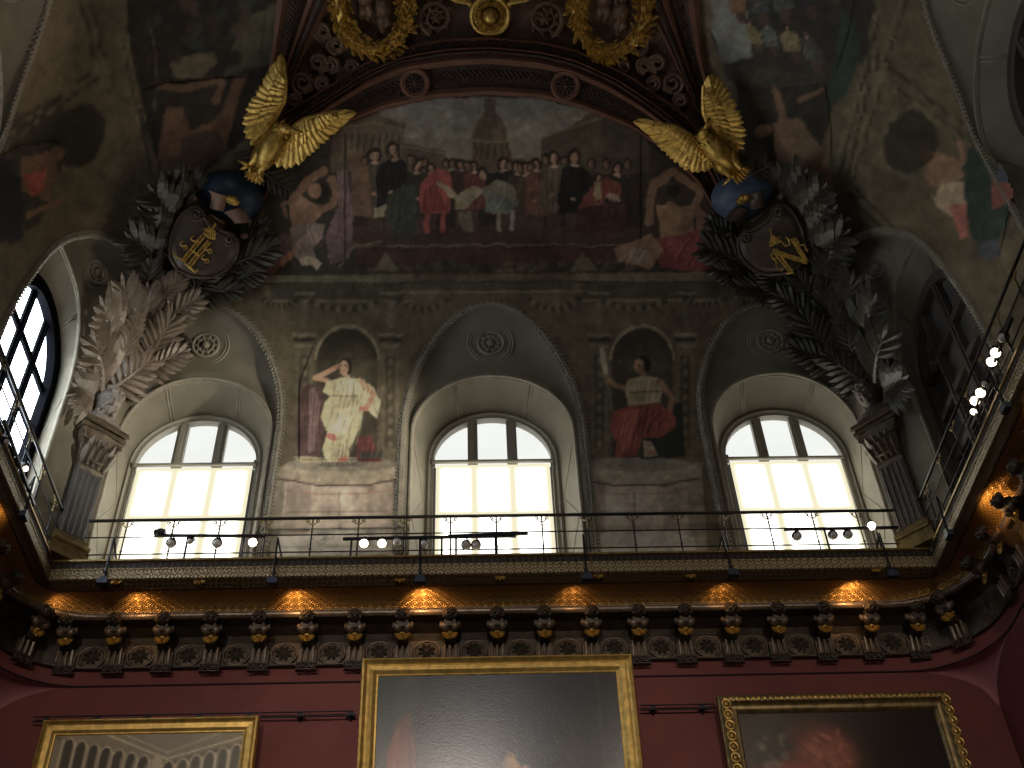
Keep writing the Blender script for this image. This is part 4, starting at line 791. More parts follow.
def make_bracket():
    t = thing('console_bracket', 'x', 'bracket', (0, 0, 0), local=True)
    m = M(); m.box((0, -.03, .080), (.19, .06, .010)); m.box((0, -.028, .008), (.20, .05, .009))
    for k in (-1, 0, 1): m.tube([(k*.066+.028*cos(q), -.06, .043+.024*sin(q)) for q in np.linspace(0, 2*pi, 10, endpoint=False)], .009, 6, closed=True); m.blob((k*.066, -.06, .043), .012, nu=6, nv=4)
    m.box((0, -.02, .043), (.03, .03, .06)); m.build('foot', MT['bronze'], t)
    m = M(); m.box((0, -.02, .155), (.17, .04, .14))
    for k in (-1, 0, 1): m.tube([(k*.056, -.045, .09), (k*.052, -.07, .245)], .019, 8)
    m.build('fluted_shaft', MT['brackets'], t)
    m = M(); m.prism([(-.055, 0, .23), (-.055, -.07, .22), (-.055, -.12, .235), (-.055, -.17, .28), (-.055, -.26, .33), (-.055, -.29, .40), (-.055, -.25, .44), (-.055, 0, .44)], (.11, 0, 0)); m.build('console_body', MT['bronze'], t)
    m = M(); c = np.array((0, -.175, .285))
    for k in range(9):
        q = pi+pi*k/8; d = np.array((cos(q), -.25, sin(q)*.8)); m.blade(c, d, .082, .026, (0, -1, -.5), .05, .5)
    m.blob((0, -.19, .285), (.03, .025, .02), nu=8, nv=5); m.build('shell', MT['gold'], t)
    m = M()
    for s_ in (-1, 1): m.blob((s_*.048, -.225, .345), (.044, .04, .048), nu=10, nv=7); m.blob((s_*.085, -.20, .375), (.022, .03, .04), nu=8, nv=5)
    m.blob((0, -.20, .335), (.02, .02, .02), nu=7, nv=5); m.blob((0, -.21, .39), (.05, .05, .03), nu=8, nv=5); m.build('chest', MT['brackets'], t, smooth=True)
    m = M(); lion(m, (0, -.30, .43), .062); m.build('lion_head', MT['bronze'], t, smooth=True)
    return t
def make_roundel():
    t = thing('frieze_roundel', 'x', 'roundel', (0, 0, 0), local=True)
    m = M(); rz, rx = .112, .125
    for k, r_ in ((1.0, .012), (.82, .006)): m.tube([(rx*k*cos(q), -.012, rz*k*sin(q)) for q in np.linspace(0, 2*pi, 26, endpoint=False)], r_, 6, closed=True)
    m.build('rim', MT['brackets'], t, smooth=True)
    m = M(); m.lathe([(.108, 0), (.10, .012), (.0, .02)], (0, 0, 0), (0, -1, 0), 22)
    for k in range(8): q = k*pi/4+.39; d = np.array((cos(q), 0, sin(q))); m.blade(np.array((0, -.015, 0)), d, .09, .04, (0, -1, 0), .05, .6)
    m.blob((0, -.02, 0), .022, nu=8, nv=5); m.build('rosette', MT['bronze'], t)
    return t
br = make_bracket(); ro = make_roundel(); used = {'b': 0, 'r': 0}
def put_copy(kind, src, loc, rz, label, group):
    if used[kind] == 0: o = src; o.location = (loc[0], loc[1], loc[2]+ZC); o.rotation_euler = (0, 0, rz); o['label'] = label
    else: o = copy_tree(src, loc, rz, label)
    o['group'] = group; used[kind] += 1; return o
BX = [.285+.4555*k for k in range(-9, 10)]; FZ = 6.17
for i, x in enumerate(BX): put_copy('b', br, (x, 9.965, FZ), 0, 'bronzed lion-head console bracket, %s from the left on the front frieze' % NUM[i], 'console brackets under the cornice')
for i in range(18): put_copy('r', ro, ((BX[i]+BX[i+1])/2, 9.965, FZ+.20), 0, 'dark round rosette, %s from the left on the front frieze' % NUM[i], 'roundels between the brackets')
acx, acy = 4.70-.79, 9.97-.79
for s_, nm in ((-1, 'left'), (1, 'right')):
    put_copy('b', br, (X0+s_*(acx+.785*.7071), acy+.785*.7071, FZ), -s_*pi/4, 'lion-head console bracket set diagonally in the %s rounded corner' % nm, 'console brackets under the cornice')
    for k in range(7):
        put_copy('b', br, (X0+s_*4.695, 8.98-.4555*k, FZ), -s_*pi/2, 'lion-head console bracket on the %s side frieze, %s from the corner' % (nm, NUM[k]), 'console brackets under the cornice')
        if k < 6: put_copy('r', ro, (X0+s_*4.695, 8.98-.4555*(k+.5), FZ+.20), -s_*pi/2, 'dark round rosette on the %s side frieze, %s from the corner' % (nm, NUM[k]), 'roundels between the brackets')
    for j, q in enumerate((pi/2*.20, pi/2*.80)):
        d = np.array((s_*sin(q), cos(q), 0)); P = np.array((X0+s_*acx, acy, 0))+d*.775; P[2] = FZ+.12
        o = lettering('frieze_letter', 'N', P, np.cross(d, (0, 0, 1.0)), (0, 0, 1), .19, MT['brackets'], 'raised dark letter N in the %s frieze corner, %s' % (nm, 'nearer the pictures' if j == 0 else 'nearer the side wall'), 'letter')
        o['group'] = 'letters in the frieze corners'

# ---------------------------------------------------------------- framed pictures and the hanging rail
def rect_frame(m, x0, x1, z1, z0, prof, yf, lean):
    rows = []
    for ins, out in prof:
        R_ = []
        for x, z in ((x0+ins, z1-ins), (x1-ins, z1-ins), (x1-ins, z0+ins), (x0+ins, z0+ins)):
            R_.append((x, yf-out+(z1-z)*lean, z))
        rows.append(R_)
    return m.loft(rows, closed=True)
def arc_(x0, x1, y, h): return [((x0+x1)/2-(x1-x0)/2*cos(q), y-h*sin(q)) for q in np.linspace(0, pi, 9)]
def canvas_panel(c, name, mat, parent, x0, x1, z1, z0, yf, lean, step=.012):
    nx = int((x1-x0)/step); nz = int((z1-z0)/step); xs = np.linspace(x0, x1, nx+1); zs = np.linspace(z1, z0, nz+1)
    gx, gz = np.meshgrid(xs, zs); V = np.stack([gx, yf+(z1-gz)*lean, gz], -1).reshape(-1, 3)
    m = M(); m.add(V, [(j*(nx+1)+i, (j+1)*(nx+1)+i, (j+1)*(nx+1)+i+1, j*(nx+1)+i+1) for j in range(nz) for i in range(nx)])
    m.col = c.sample((gx.ravel()-x0), (z1-gz.ravel())); return m.build(name, mat, parent)
def picture(label, x0, x1, z1, h, yf, w, prof, mat, c, lean=.03, extra=None, cstep=.014):
    z0 = z1-h; t = thing('framed_painting', label, 'painting', ((x0+x1)/2, yf+h*lean, z0))
    m = M(); rect_frame(m, x0, x1, z1, z0, prof, yf, lean); 
    m.build('frame', mat, t)
    if extra: e = M(); extra(e); e.build('egg_moulding', MT['goldframe'], t)
    canvas_panel(c, 'canvas', MT['canvas'], t, x0+w-.01, x1-w+.01, z1-w+.01, z0+w-.01, yf-.015+w*lean, lean, cstep)
    b = M(); b.prism([(x0+.01, yf+.002, z1-.01), (x1-.01, yf+.002, z1-.01), (x1-.01, yf+(h-.02)*lean+.002, z0+.01), (x0+.01, yf+(h-.02)*lean+.002, z0+.01)], (0, .015, 0)); b.build('backing', MT['iron'], t)
    return t
# left: a view of an arcaded palace court
c = Canvas(0, 0, 1.8, 1.4, 90, (66, 62, 54)); W_ = 1.66
c.poly([(0, 0), (1.05, .30), (1.8, .0), (1.8, 0), (0, 0)], (74, 70, 62)); c.poly([(0, 0), (.0, 1.4), (1.8, 1.4), (1.8, 0), (1.05, .26)], (70, 66, 58)); c.line([(.45, 0), (1.03, .25), (1.8, .02)], .012, (120, 114, 98)); c.line([(.6, 0), (1.03, .19), (1.5, 0)], .008, (112, 106, 92)); c.line([(0, .02), (1.03, .30)], .010, (44, 41, 36)); c.line([(1.03, .30), (1.8, .08)], .010, (44, 41, 36))
for i in range(9):
    x = .10+i*.115+(.5-.05*i)*.0; y = .02+i*.030; c.poly([(x, y+.06), (x+.075-.003*i, y+.075), (x+.075-.003*i, y+.42), (x, y+.42)], (36, 35, 33)); c.ell(x+.036, y+.07, .037, .05, (36, 35, 33), soft=.08); c.line([(x-.02, y+.02), (x-.02, y+.42)], .014, (104, 99, 86)); c.line(arc_(x-.008, x+.082, y+.07, .058), .008, (110, 104, 90))
for i in range(6):
    x = 1.14+i*.115; y = .25-i*.032; c.poly([(x, y+.07), (x+.07, y+.05), (x+.07, y+.44), (x, y+.44)], (50, 48, 44)); c.ell(x+.035, y+.06, .036, .05, (50, 48, 44), soft=.08); c.line([(x-.022, y+.06), (x-.022, y+.46)], .016, (116, 110, 96)); c.line(arc_(x-.006, x+.078, y+.055, .055), .008, (118, 112, 98))
c.ell(.28, .55, .10, .045, (96, 24, 22)); c.ell(.95, .36, .05, .16, (100, 95, 84)); c.poly([(0, .5), (1.8, .5), (1.8, 1.4), (0, 1.4)], (58, 50, 42)); c.ell(.28, .47, .10, .05, (104, 22, 24))
c.g = 6.0; c.grey = .05
PL = [(0, 0), (0, .05), (.012, .075), (.03, .08), (.042, .058), (.055, .05), (.10, .045), (.125, .03), (.135, .028), (.14, .012)]
picture('gilt-framed painting of a grey arcaded palace courtyard, left on the red wall', -3.845, -1.900, 5.655, 1.5, 9.9, .14, PL, MT['goldframe'], c)
# centre: a dark altarpiece with a figure in red at left
c = Canvas(0, 0, 2.3, 1.8, 70, (24, 25, 24)); c.poly([(0, 0), (.35, 0), (.3, 1.0), (0, 1.0)], (28, 38, 34)); c.poly([(.14, 1.9), (.1, .75), (.2, .40), (.30, .36), (.36, .7), (.42, 1.9)], (92, 42, 30)); c.line([(.2, .5), (.14, 1.2)], .03, (120, 62, 42), .7); c.line([(.3, .5), (.33, 1.2)], .03, (62, 28, 22), .7); c.ell(.27, .2, .10, .35, (44, 50, 42), .6, 10, .9)
c.ell(1.9, 1.0, .35, .5, (44, 42, 30), .6, 0, .9); c.ell(1.75, .9, .10, .3, (54, 50, 38), .6, 0, .8); c.poly([(1.9, .93), (2.3, .9), (2.3, 1.1), (1.9, 1.1)], (88, 66, 32), .6)
c.ell(1.20, .80, .045, .05, (176, 140, 104)); c.ell(1.20, .90, .085, .10, (182, 140, 108)); c.ell(1.33, .93, .045, .07, (140, 102, 74)); c.ell(1.20, .77, .045, .025, (120, 84, 40)); c.line([(.82, 0), (.82, 1.8)], .008, (60, 60, 58), .5); c.line([(2.02, 0), (2.04, 1.8)], .012, (74, 74, 70), .5); c.ell(1.0, 1.0, .22, .2, (40, 26, 24), .8, 0, .8)
c.g = 2.4; c.grey = .05; c.blur(1)
PC = [(0, 0), (0, .05), (.01, .075), (.028, .08), (.04, .06), (.055, .045), (.075, .05), (.11, .04), (.14, .02), (.155, .022), (.165, .006)]
picture('large gilt-framed dark painting with a glare, centre of the red wall', -.985, 1.533, 6.108, 2.4, 9.70, .165, PC, MT['goldframe'], c, lean=.10)
# right: a dark picture with a fiery patch
c = Canvas(0, 0, 2.0, 1.4, 80, (20, 16, 15)); c.ell(.25, .3, .5, .5, (62, 56, 48), .9, 0, .9); c.ell(.72, .55, .35, .45, (88, 38, 24), .95, 10, .8); c.ell(.75, .42, .22, .22, (124, 54, 28), .8, 0, .8); c.ell(.35, .62, .35, .14, (120, 36, 30), .9, 0, .6)
for i in range(26): c.ell(rng.uniform(.1, .5), rng.uniform(.15, .55), rng.uniform(.02, .07), rng.uniform(.01, .04), (92, 86, 74) if i % 2 else (48, 46, 42), .6, rng.uniform(0, 180), .5)
for i in range(26): c.ell(rng.uniform(.55, .95), rng.uniform(.2, .6), rng.uniform(.02, .08), rng.uniform(.008, .02), (150, 74, 36) if i % 2 else (82, 34, 24), .6, rng.uniform(20, 140), .5)
c.blur(1)
c.g = 3.4
PR = [(0, 0), (0, .05), (.012, .06), (.03, .085), (.06, .10), (.085, .095), (.10, .06), (.115, .05), (.14, .045), (.155, .05), (.17, .03), (.18, .008)]
def eggs(m):
    x0, x1, z1, z0, lean, yf = 2.312, 4.500, 5.775, 4.275, .03, 9.9
    for k in range(40): m.blob((x0+.06+(x1-x0-.12)*k/39, yf-.098, z1-.065), (.020, .012, .022), nu=6, nv=4)
    for k in range(14):
        z = z1-.12-k*.105
        for x in (x0+.065, x1-.065): m.tube([(x+.038*cos(q), yf-.105+(z1-z)*lean, z+.044*sin(q)) for q in np.linspace(0, 2*pi, 10, endpoint=False)], .008, 5, closed=True); m.blob((x, yf-.102+(z1-z)*lean, z), (.022, .02, .028), nu=8, nv=6); m.blob((x, yf-.10+(z1-z)*lean, z-.052), (.030, .018, .012), nu=6, nv=4)
picture('ornate gilt-framed dark painting with a fiery orange patch, right on the red wall', 2.312, 4.500, 5.775, 1.5, 9.9, .18, PR, MT['scrollgold'], c, extra=eggs)
for xa, xb, nm in ((-3.98, -1.06, 'above the arcade painting'), (1.60, 2.30, 'between the centre and right paintings')):
    t = thing('picture_rail', 'thin dark double hanging rail %s' % nm, 'rail', ((xa+xb)/2, 9.97, 5.70))
    for z in (5.695, 5.745): m = M(); m.tube([(xa, 9.95, z), (xb, 9.95, z)], .008, 6); m.build('rod', MT['iron'], t)
    x = xa+.12
    while x < xb:
        m = M(); m.box((x, 9.965, 5.715), (.05, .06, .03)); m.tube([(x-.05, 9.95, 5.70), (x+.05, 9.95, 5.70)], .014, 6); m.tube([(x, 9.95, 5.70), (x, 9.995, 5.67)], .012, 6); m.build('rail_clip', MT['iron'], t); x += .462

# ---------------------------------------------------------------- railing, struts and track lamps on the cornice
YRL, HRL = 9.40, 4.27
rt = thing('railing', 'thin black iron railing with gilt brackets running round the top of the cornice', 'railing', (X0, YRL, 7.05))
for nm, z, r_ in (('top_rail', 7.585, .017), ('middle_rail', 7.375, .007), ('lower_rail', 7.165, .007)):
    m = M(); m.tube([(x, y, z) for x, y in path_pts(YRL, HRL, .22, 8)], r_, 8); m.build(nm, MT['steel'] if nm == 'top_rail' else MT['iron'], rt, smooth=True)
def post(x, y, ax):
    m = M(); m.tube([(x, y, 7.04), (x, y, 7.585)], .008, 6); m.blob((x, y, 7.20), .014, nu=6, nv=4); p = m.build('post', MT['iron'], rt)
    g = M(); ax = np.asarray(ax, float)
    for s_ in (-1, 1):
        g.tube([np.array((x, y, 7.50))+ax*s_*(.012+.05*t+.018*sin(t*6))+np.array((0, 0, .055*sin(t*2.6))) for t in np.linspace(0, 1, 8)], .0065, 5)
        c_ = np.array((x, y, 7.545))+ax*s_*.055; g.tube([c_+ax*.014*cos(q)+np.array((0, 0, .014*sin(q))) for q in np.linspace(0, 2*pi, 8, endpoint=False)], .0045, 5, closed=True)
    for z in (7.42, 7.46, 7.50, 7.53): g.blob((x, y, z), (.013, .013, .016), nu=6, nv=4)
    g.build('scroll_bracket', MT['scrollgold'], p)
for k in range(19): post(-3.82+.4572*k, YRL, (1, 0, 0))
for s_ in (-1, 1):
    for k in range(12): post(X0+s_*HRL, 9.02-.4572*k, (0, 1, 0))
def strut(P1, P2, P3, label, ax=(1, 0, 0)):
    t = thing('lamp_strut', label, 'strut', P1, group='struts along the cornice'); P1, P2, P3 = map(np.asarray, (P1, P2, P3))
    m = M(); m.tube([P1, P2], .011, 6); m.tube([P1, P3], .010, 6); m.blob(P2*.82+P1*.18, (.022, .022, .02), nu=6, nv=4); m.build('rod', MT['iron'], t)
    m = M(); a = np.asarray(ax, float); b = np.cross((0, 0, 1.0), a); m.box(P2+np.array((0, 0, -.02)), (.10, .06, .055), [a, b, np.array((0, 0, 1.0))]); m.box(P2+np.array((0, 0, .018)), (.05, .04, .03), [a, b, np.array((0, 0, 1.0))]); m.build('clamp', MT['clamp'], t)
for i, (u1, v1, u2, v2) in enumerate([(114, 538, 103, 580), (277.8, 538, 272.5, 580), (420, 538, 420, 579), (583, 535, 586.6, 576), (722, 536.7, 732.6, 572), (879, 533, 891.8, 573)]):
    A = at_y(u1, v1, 9.34); B_ = at_y(u2, v2, 9.27); strut(A, B_, (A[0]+.06*(1 if i < 2 else (.5 if i < 4 else -1)), 9.42, 7.06), 'black strut with a navy clamp on the front cornice lip, %s from the left' % NUM[i])
for s_, ys, nm in ((1, (8.75, 7.05), 'right'), (-1, (8.3, 6.7), 'left')):
    for i, y in enumerate(ys): strut((X0+s_*4.21, y, 7.22), (X0+s_*4.19, y, 6.78), (X0+s_*4.28, y+.06, 7.06), 'black strut with a navy clamp on the %s cornice lip, %s from the corner' % (nm, NUM[i]), (0, 1, 0))
def spot_lamp(P, on, label, group, r_=.052, aim=(0, -.6, -.8)):
    P = np.asarray(P, float); t = thing('spot_lamp', label, 'spotlight', P, group=group); a = nrm(aim)
    m = M(); m.lathe([(.012, -.07), (.03, -.065), (r_, -.02), (r_, .01), (r_*.9, .012)], P, a, 14); m.build('lamp_housing', MT['iron'], t, smooth=True)
    m = M(); m.blob(P+a*.012, r_*.86, nu=12, nv=8); m.build('lens', MT['globe'] if on else MT['lens'], t, smooth=True)
    m = M(); m.tube([P+(0, 0, .085), P+(.03, 0, .05), P+(.045, 0, 0)], .006, 5); m.build('yoke', MT['iron'], t)
def track(A, B_, label, drops, box=None):
    t = thing('lamp_track', label, 'lamp track', (np.asarray(A)+np.asarray(B_))/2); A, B_ = np.asarray(A), np.asarray(B_)
    d = nrm(B_-A); s_ = np.cross(d, (0, 0, 1.0)); m = M(); m.box((A+B_)/2, (np.linalg.norm(B_-A), .022, .026), [d, s_, np.cross(s_, d)]); m.build('track_bar', MT['iron'], t)
    for q in drops: P = A*(1-q)+B_*q; m = M(); m.tube([P, (P[0], P[1], 7.05)], .011, 6); m.build('support', MT['iron'], t)
    if box is not None: m = M(); m.box(box, (.11, .06, .05)); m.box((box[0], box[1], box[2]+.03), (.05, .04, .025)); m.build('transformer', MT['iron'], t)
YT = 9.36
T = lambda u, v: at_y(u, v, YT)
track(T(158, 535.5), T(266, 536), 'black lamp track before the front left window', (.28, .8), T(160, 533))
track(T(343, 539), T(516, 536), 'black lamp track before the front centre window', (.05, .57, .88)); track(T(448, 536), T(528, 533.5), 'short upper black bar before the front centre window', (.1, .6))
track(T(784, 529.5), T(898, 527.5), 'black lamp track before the front right window', (.35, .8))
G1, G2, G3, G4 = 'lamps at the front left window', 'lamps at the front centre window', 'lamps at the front right window', 'lamps on the right side track'
for (u, v, on, lb, g_) in [(171, 543, 0, 'unlit globe spot lamp, leftmost under the left window track', G1), (190, 541, 0, 'small dark spot lamp between two globes before the left window', G1), (217, 543, 0, 'unlit globe spot lamp right of middle under the left window track', G1), (253, 542, 1, 'glowing spot lamp at the right end of the left window track', G1),
    (364, 543, 1, 'glowing lamp left of the brightest one, left of the centre window', G2), (382, 543, 1, 'brightest glowing lamp left of the centre window', G2), (397, 542, 0, 'unlit lamp just right of the brightest lamp', G2), (424, 544, 0, 'unlit lamp at the left edge of the centre window', G2), (466, 545, 0, 'left of the twin dark lamps before the centre window', G2), (476, 545, 0, 'right of the twin dark lamps before the centre window', G2),
    (797, 536, 0, 'unlit lamp, leftmost before the right window', G3), (833, 535, 0, 'unlit lamp, left of a close pair before the right window', G3), (848, 534.5, 0, 'unlit lamp, right of a close pair before the right window', G3), (871, 525.5, 1, 'glowing lamp at the right edge of the right window', G3)]:
    spot_lamp(T(u, v), on, lb, g_, .05 if (u, v) != (190, 541) else .032)
def atx(u, v, X): r = ray(u, v); return r*X/r[0]
TR = lambda u, v: atx(u, v, X0+4.22)
track(TR(968, 425), TR(1012, 318), 'black lamp track on the right side railing', (.15, .5, .85)); track(atx(34, 505, X0-4.22), atx(4, 420, X0-4.22), 'black lamp track on the left side railing', (.2, .6))
for (u, v, on, lb) in [(1003, 337, 0, 'dark lamp at the top of the right side row'), (996, 352, 1, 'glowing lamp, highest lit one of the right side row'), (992, 361, 1, 'glowing lamp just below the highest lit one at right'), (985, 383, 0, 'unlit lamp in the middle of the right side row'), (981, 392, 1, 'glowing lamp below the unlit one of the right side row'), (975.5, 400, 1, 'glowing lamp, second from the bottom of the right side row'), (974, 411, 1, 'small glowing lamp at the bottom of the right side row')]:
    spot_lamp(TR(u, v), on, lb, G4, .05 if v not in (411, 383) else .034, (-.6, -.2, -.8))
for (u, v, lb) in [(6, 441, 'small lamp on the left side railing near the frame edge'), (25, 468, 'small glowing lamp on the left side railing, nearer the corner')]: spot_lamp(atx(u, v, X0-4.22), v == 468, lb, 'lamps on the left side railing', .03, (.6, -.2, -.8))
# warm lamps under the lip that graze the gilt cove
for x, p_ in ((-3.15, 1.0), (-1.66, 1.3), (-.45, 2.2), (1.0, .5), (2.45, .45), (3.72, 1.9), (-3.9, .35)): lamp('SPOT', (x, 9.46, 6.635), p_*2.3, (1, .56, .22), (x+.04, 9.62, 6.72), .03, 140)
for y, p_ in ((8.2, 1.6), (6.9, 1.6)): lamp('SPOT', (X0+4.27, y, 6.60), p_*5, (1, .56, .22), (X0+4.55, y, 6.70), .03, 125); lamp('SPOT', (X0-4.27, y, 6.60), p_*2, (1, .56, .22), (X0-4.55, y, 6.70), .03, 125)
# lit gilt leaves hanging under the lip
for i, (u, v) in enumerate([(117, 581), (200, 581), (400, 579), (500, 577), (598, 575), (690, 575), (875, 569)]):
    P = at_y(u, v, 9.33); m = M()
    for k in range(5): q = pi*(.15+.175*k)+pi; m.blade(P, (cos(q), -.1, sin(q)*.5), .06, .024, (0, -.8, -.6), .2, .5)
    tag(m.build('gilt_leaf', MT['gold']), 'small gilt leaf clasp under the cornice lip, %s from the left' % NUM[i], 'leaf ornament', 'gilt leaf clasps under the lip')

# ---------------------------------------------------------------- corner pilasters and busts
eo = nrm((1, -1, 0)); el = nrm((1, 1, 0)); ez = np.array((0, 0, 1.0)); AX = [el, eo, ez]; CP = np.array((X0-4.21, 9.38, 0.0))
def L3(a, b, z): return CP+el*a+eo*b+ez*z
def L4(a, b, z): return CP+el*a*.76+eo*b*.85+ez*z
for side in (False, True):
    nm = 'right' if side else 'left'; base = mir(CP) if side else CP
    t = thing('corner_pilaster', 'fluted pilaster with a carved capital in the %s corner of the upper room' % nm, 'pilaster', (base[0], base[1], 7.05))
    m = M(); m.box(L3(0, 0, 7.12), (.40, .28, .14), AX); m.tube([L3(-.19, .14, 7.22), L3(.19, .14, 7.22)], .030, 8); m.box(L3(0, 0, 7.28), (.36, .25, .06), AX); m.build('base', MT['scrollgold'], t, side)
    m = M(); m.box(L3(0, 0, 7.72), (.29, .20, .90), AX)
    for k in range(5): m.tube([L3(-.118+.059*k, .10, 7.34), L3(-.118+.059*k, .10, 8.12)], .014, 8)
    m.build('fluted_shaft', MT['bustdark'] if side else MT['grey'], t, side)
    m = M(); rows = []
    for w, dd_, z in ((.17, .11, 8.14), (.19, .13, 8.18), (.18, .12, 8.22), (.21, .15, 8.36), (.28, .20, 8.54), (.31, .22, 8.60)):
        rows.append([L4(sx*w, sy*dd_, z) for sx, sy in ((-1, 1), (0, 1.12), (1, 1), (1, -1), (-1, -1))])
    m.loft(rows, closed=True)
    for k in range(5): m.blade(L4(-.16+.08*k, .14, 8.20), eo*.25+ez+el*(k-2)*.08, .20, .085, eo, .35, .5)
    for k in range(4): m.blade(L4(-.12+.08*k, .14, 8.32), eo*.4+ez+el*(k-1.5)*.12, .20, .08, eo, .35, .5)
    for s_ in (-1, 1):
        m.tube([L4(s_*(.23+.055*cos(q)*(1-q/16)), .23, 8.51+.055*sin(q)*(1-q/16)) for q in np.linspace(0, 12, 30)], .014, 6)
        m.tube([L4(s_*(.20-.05*cos(q)), .19, 8.36+.05*sin(q)) for q in np.linspace(-1, 4, 12)], .012, 6)
    m.tube([L4(-.20+.4*q, .17+.03*sin(pi*q), 8.30-.06*sin(pi*q)) for q in np.linspace(0, 1, 10)], .016, 6)
    m.build('capital', MT['capital'], t, side)
    m = M(); m.box(L4(0, .0, 8.64), (0.502, 0.391, 0.050), AX); m.box(L4(0, 0, 8.69), (0.456, 0.357, 0.070), AX); m.box(L4(0, 0, 8.745), (0.517, 0.408, 0.035), AX); m.tube([L4(-.34, .25, 8.70), L4(.34, .25, 8.70)], .016, 6); m.build('abacus', MT['capital'], t, side)
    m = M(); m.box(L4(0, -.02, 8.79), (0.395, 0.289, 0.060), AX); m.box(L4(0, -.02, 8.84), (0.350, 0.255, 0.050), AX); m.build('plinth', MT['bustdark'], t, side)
    t = thing('bust', ('shadowed stucco bust of a young long-haired head on the right corner pilaster' if side else 'pale stucco bust of a bearded curly-haired man on the left corner pilaster'), 'bust', (base[0], base[1], 8.87))
    m = M(); m.loft([[L3(a*.22, b*.10, 8.865) for a, b in ((-1, .8), (0, 1.2), (1, .8), (1, -1), (-1, -1))], [L3(a*.20, b*.11, 8.91) for a, b in ((-1, .8), (0, 1.2), (1, .8), (1, -1), (-1, -1))], [L3(a*.10, b*.08, 8.97) for a, b in ((-1, .8), (0, 1.1), (1, .8), (1, -1), (-1, -1))], [L3(a*.06, b*.06, 9.03) for a, b in ((-1, .8), (0, 1.1), (1, .8), (1, -1), (-1, -1))], [L3(a*.055, b*.055, 9.10) for a, b in ((-1, .8), (0, 1.1), (1, .8), (1, -1), (-1, -1))]], closed=True)
    fwd = nrm(eo+ez*-.75); upv = nrm(ez-fwd*(ez@fwd)); lat = np.cross(upv, fwd); HA = [lat, fwd, upv]; hc = L3(0, .07, 9.18)
    def face(d):
        x, y, z = d; q = 1.0
        if y > 0:
            q += .18*math.exp(-(x/.16)**2-((z+.05)/.25)**2)*y            # nose
            q -= .07*(math.exp(-((abs(x)-.36)/.14)**2-((z-.18)/.12)**2))   # eye sockets
            q += .05*math.exp(-((z-.36)/.10)**2)*(abs(x) < .6)             # brow
            q += .05*math.exp(-(x/.2)**2-((z+.48)/.08)**2)
            if not side: q += .20*math.exp(-(x/.5)**2-((z+.72)/.28)**2)
        return q
    m.blob(hc, (.125, .145, .165), HA, 24, 18, face); m.tube([hc+fwd*.135+upv*.045, hc+fwd*.165-upv*.005, hc+fwd*.172-upv*.035], [.012, .017, .022], 8)
    for s_ in (-1, 1):
        m.tube([hc+lat*s_*.018+fwd*.140+upv*.052, hc+lat*s_*.055+fwd*.135+upv*.062, hc+lat*s_*.085+fwd*.108+upv*.045], [.012, .014, .010], 7); m.blob(hc+lat*s_*.045+fwd*.128+upv*.026, (.020, .012, .011), HA, 8, 6); m.blob(hc+lat*s_*.055+fwd*.118-upv*.035, (.030, .02, .026), HA, 8, 6)
    m.tube([hc-lat*.035+fwd*.132-upv*.065, hc+fwd*.150-upv*.060, hc+lat*.035+fwd*.132-upv*.065], [.007, .012, .007], 7); m.tube([hc-lat*.028+fwd*.132-upv*.080, hc+fwd*.146-upv*.080, hc+lat*.028+fwd*.132-upv*.080], [.007, .012, .007], 7)
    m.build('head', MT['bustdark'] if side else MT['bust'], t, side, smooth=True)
    m = M(); rg = random.Random(4)
    for k in range(46 if not side else 34):
        th = rg.uniform(0, 2*pi); ph = rg.uniform(.05, 1.35); d = np.array((sin(ph)*cos(th), sin(ph)*sin(th), cos(ph)))
        if d[1] > .45 and d[2] < .62: continue
        m.blob(hc+lat*d[0]*.13+fwd*d[1]*.145+upv*d[2]*.17, (.030, .028, .026), nu=6, nv=5)
    if not side:
        m.build('hair', MT['bust'], t, side, smooth=True); m = M()
        for k in range(30):
            a = rg.uniform(-1.3, 1.3); m.blob(hc+lat*sin(a)*.105+fwd*(.04+.10*cos(a))+upv*rg.uniform(-.24, -.105+.05*abs(a)), (.022, .020, .030), HA, 6, 5)
    else:
        for s_ in (-1, 1):
            for k in range(7): m.blob(hc+lat*s_*.10+fwd*(-.01)+upv*(.06-.045*k), (.03, .04, .034), HA, 6, 5)
    m.build('hair' if side else 'beard', MT['bustdark'] if side else MT['bust'], t, side, smooth=True)
    if not side:
        m = M()
        for s_ in (-1, 1): m = M(); m.blob(hc+lat*s_*.128+fwd*(-.005)-upv*.005, (.012, .026, .036), HA, 6, 5); m.build('ear', MT['bust'], t, side)

# ---------------------------------------------------------------- palm trophies
def frond(u0, v0, u1, v1, h0, h1, wd=1.0, n=7, seed=0):
    A = hit1(u0, v0, h0); B = hit1(u1, v1, h1); d = B-A; L = np.linalg.norm(d); d = d/L; N = vnormal((A+B)/2); N = nrm(N-d*(N@d)); s_ = np.cross(d, N); m = M(); rg = random.Random(seed)
    C_ = lambda q: A+d*L*q+N*L*.10*sin(q*2.6)
    m.tube([C_(q) for q in np.linspace(0, .95, 8)], [.028*L+.012-.02*L*q for q in np.linspace(0, .95, 8)], 6)
    for k in range(n):
        q = .04+.80*k/(n-1); ang = radians(64-40*q+rg.uniform(-5, 5)); ll = L*(.60-.16*q)*rg.uniform(.9, 1.06)*wd
        for sg in (-1, 1): m.blade(C_(q), d*cos(ang)+sg*s_*sin(ang)+N*rg.uniform(.06, .26), ll, L*.115+.022, N, -.16, .42)
    m.blade(C_(.9), d+N*.1, L*.34, L*.08+.01, N, -.1, .4)
    return m
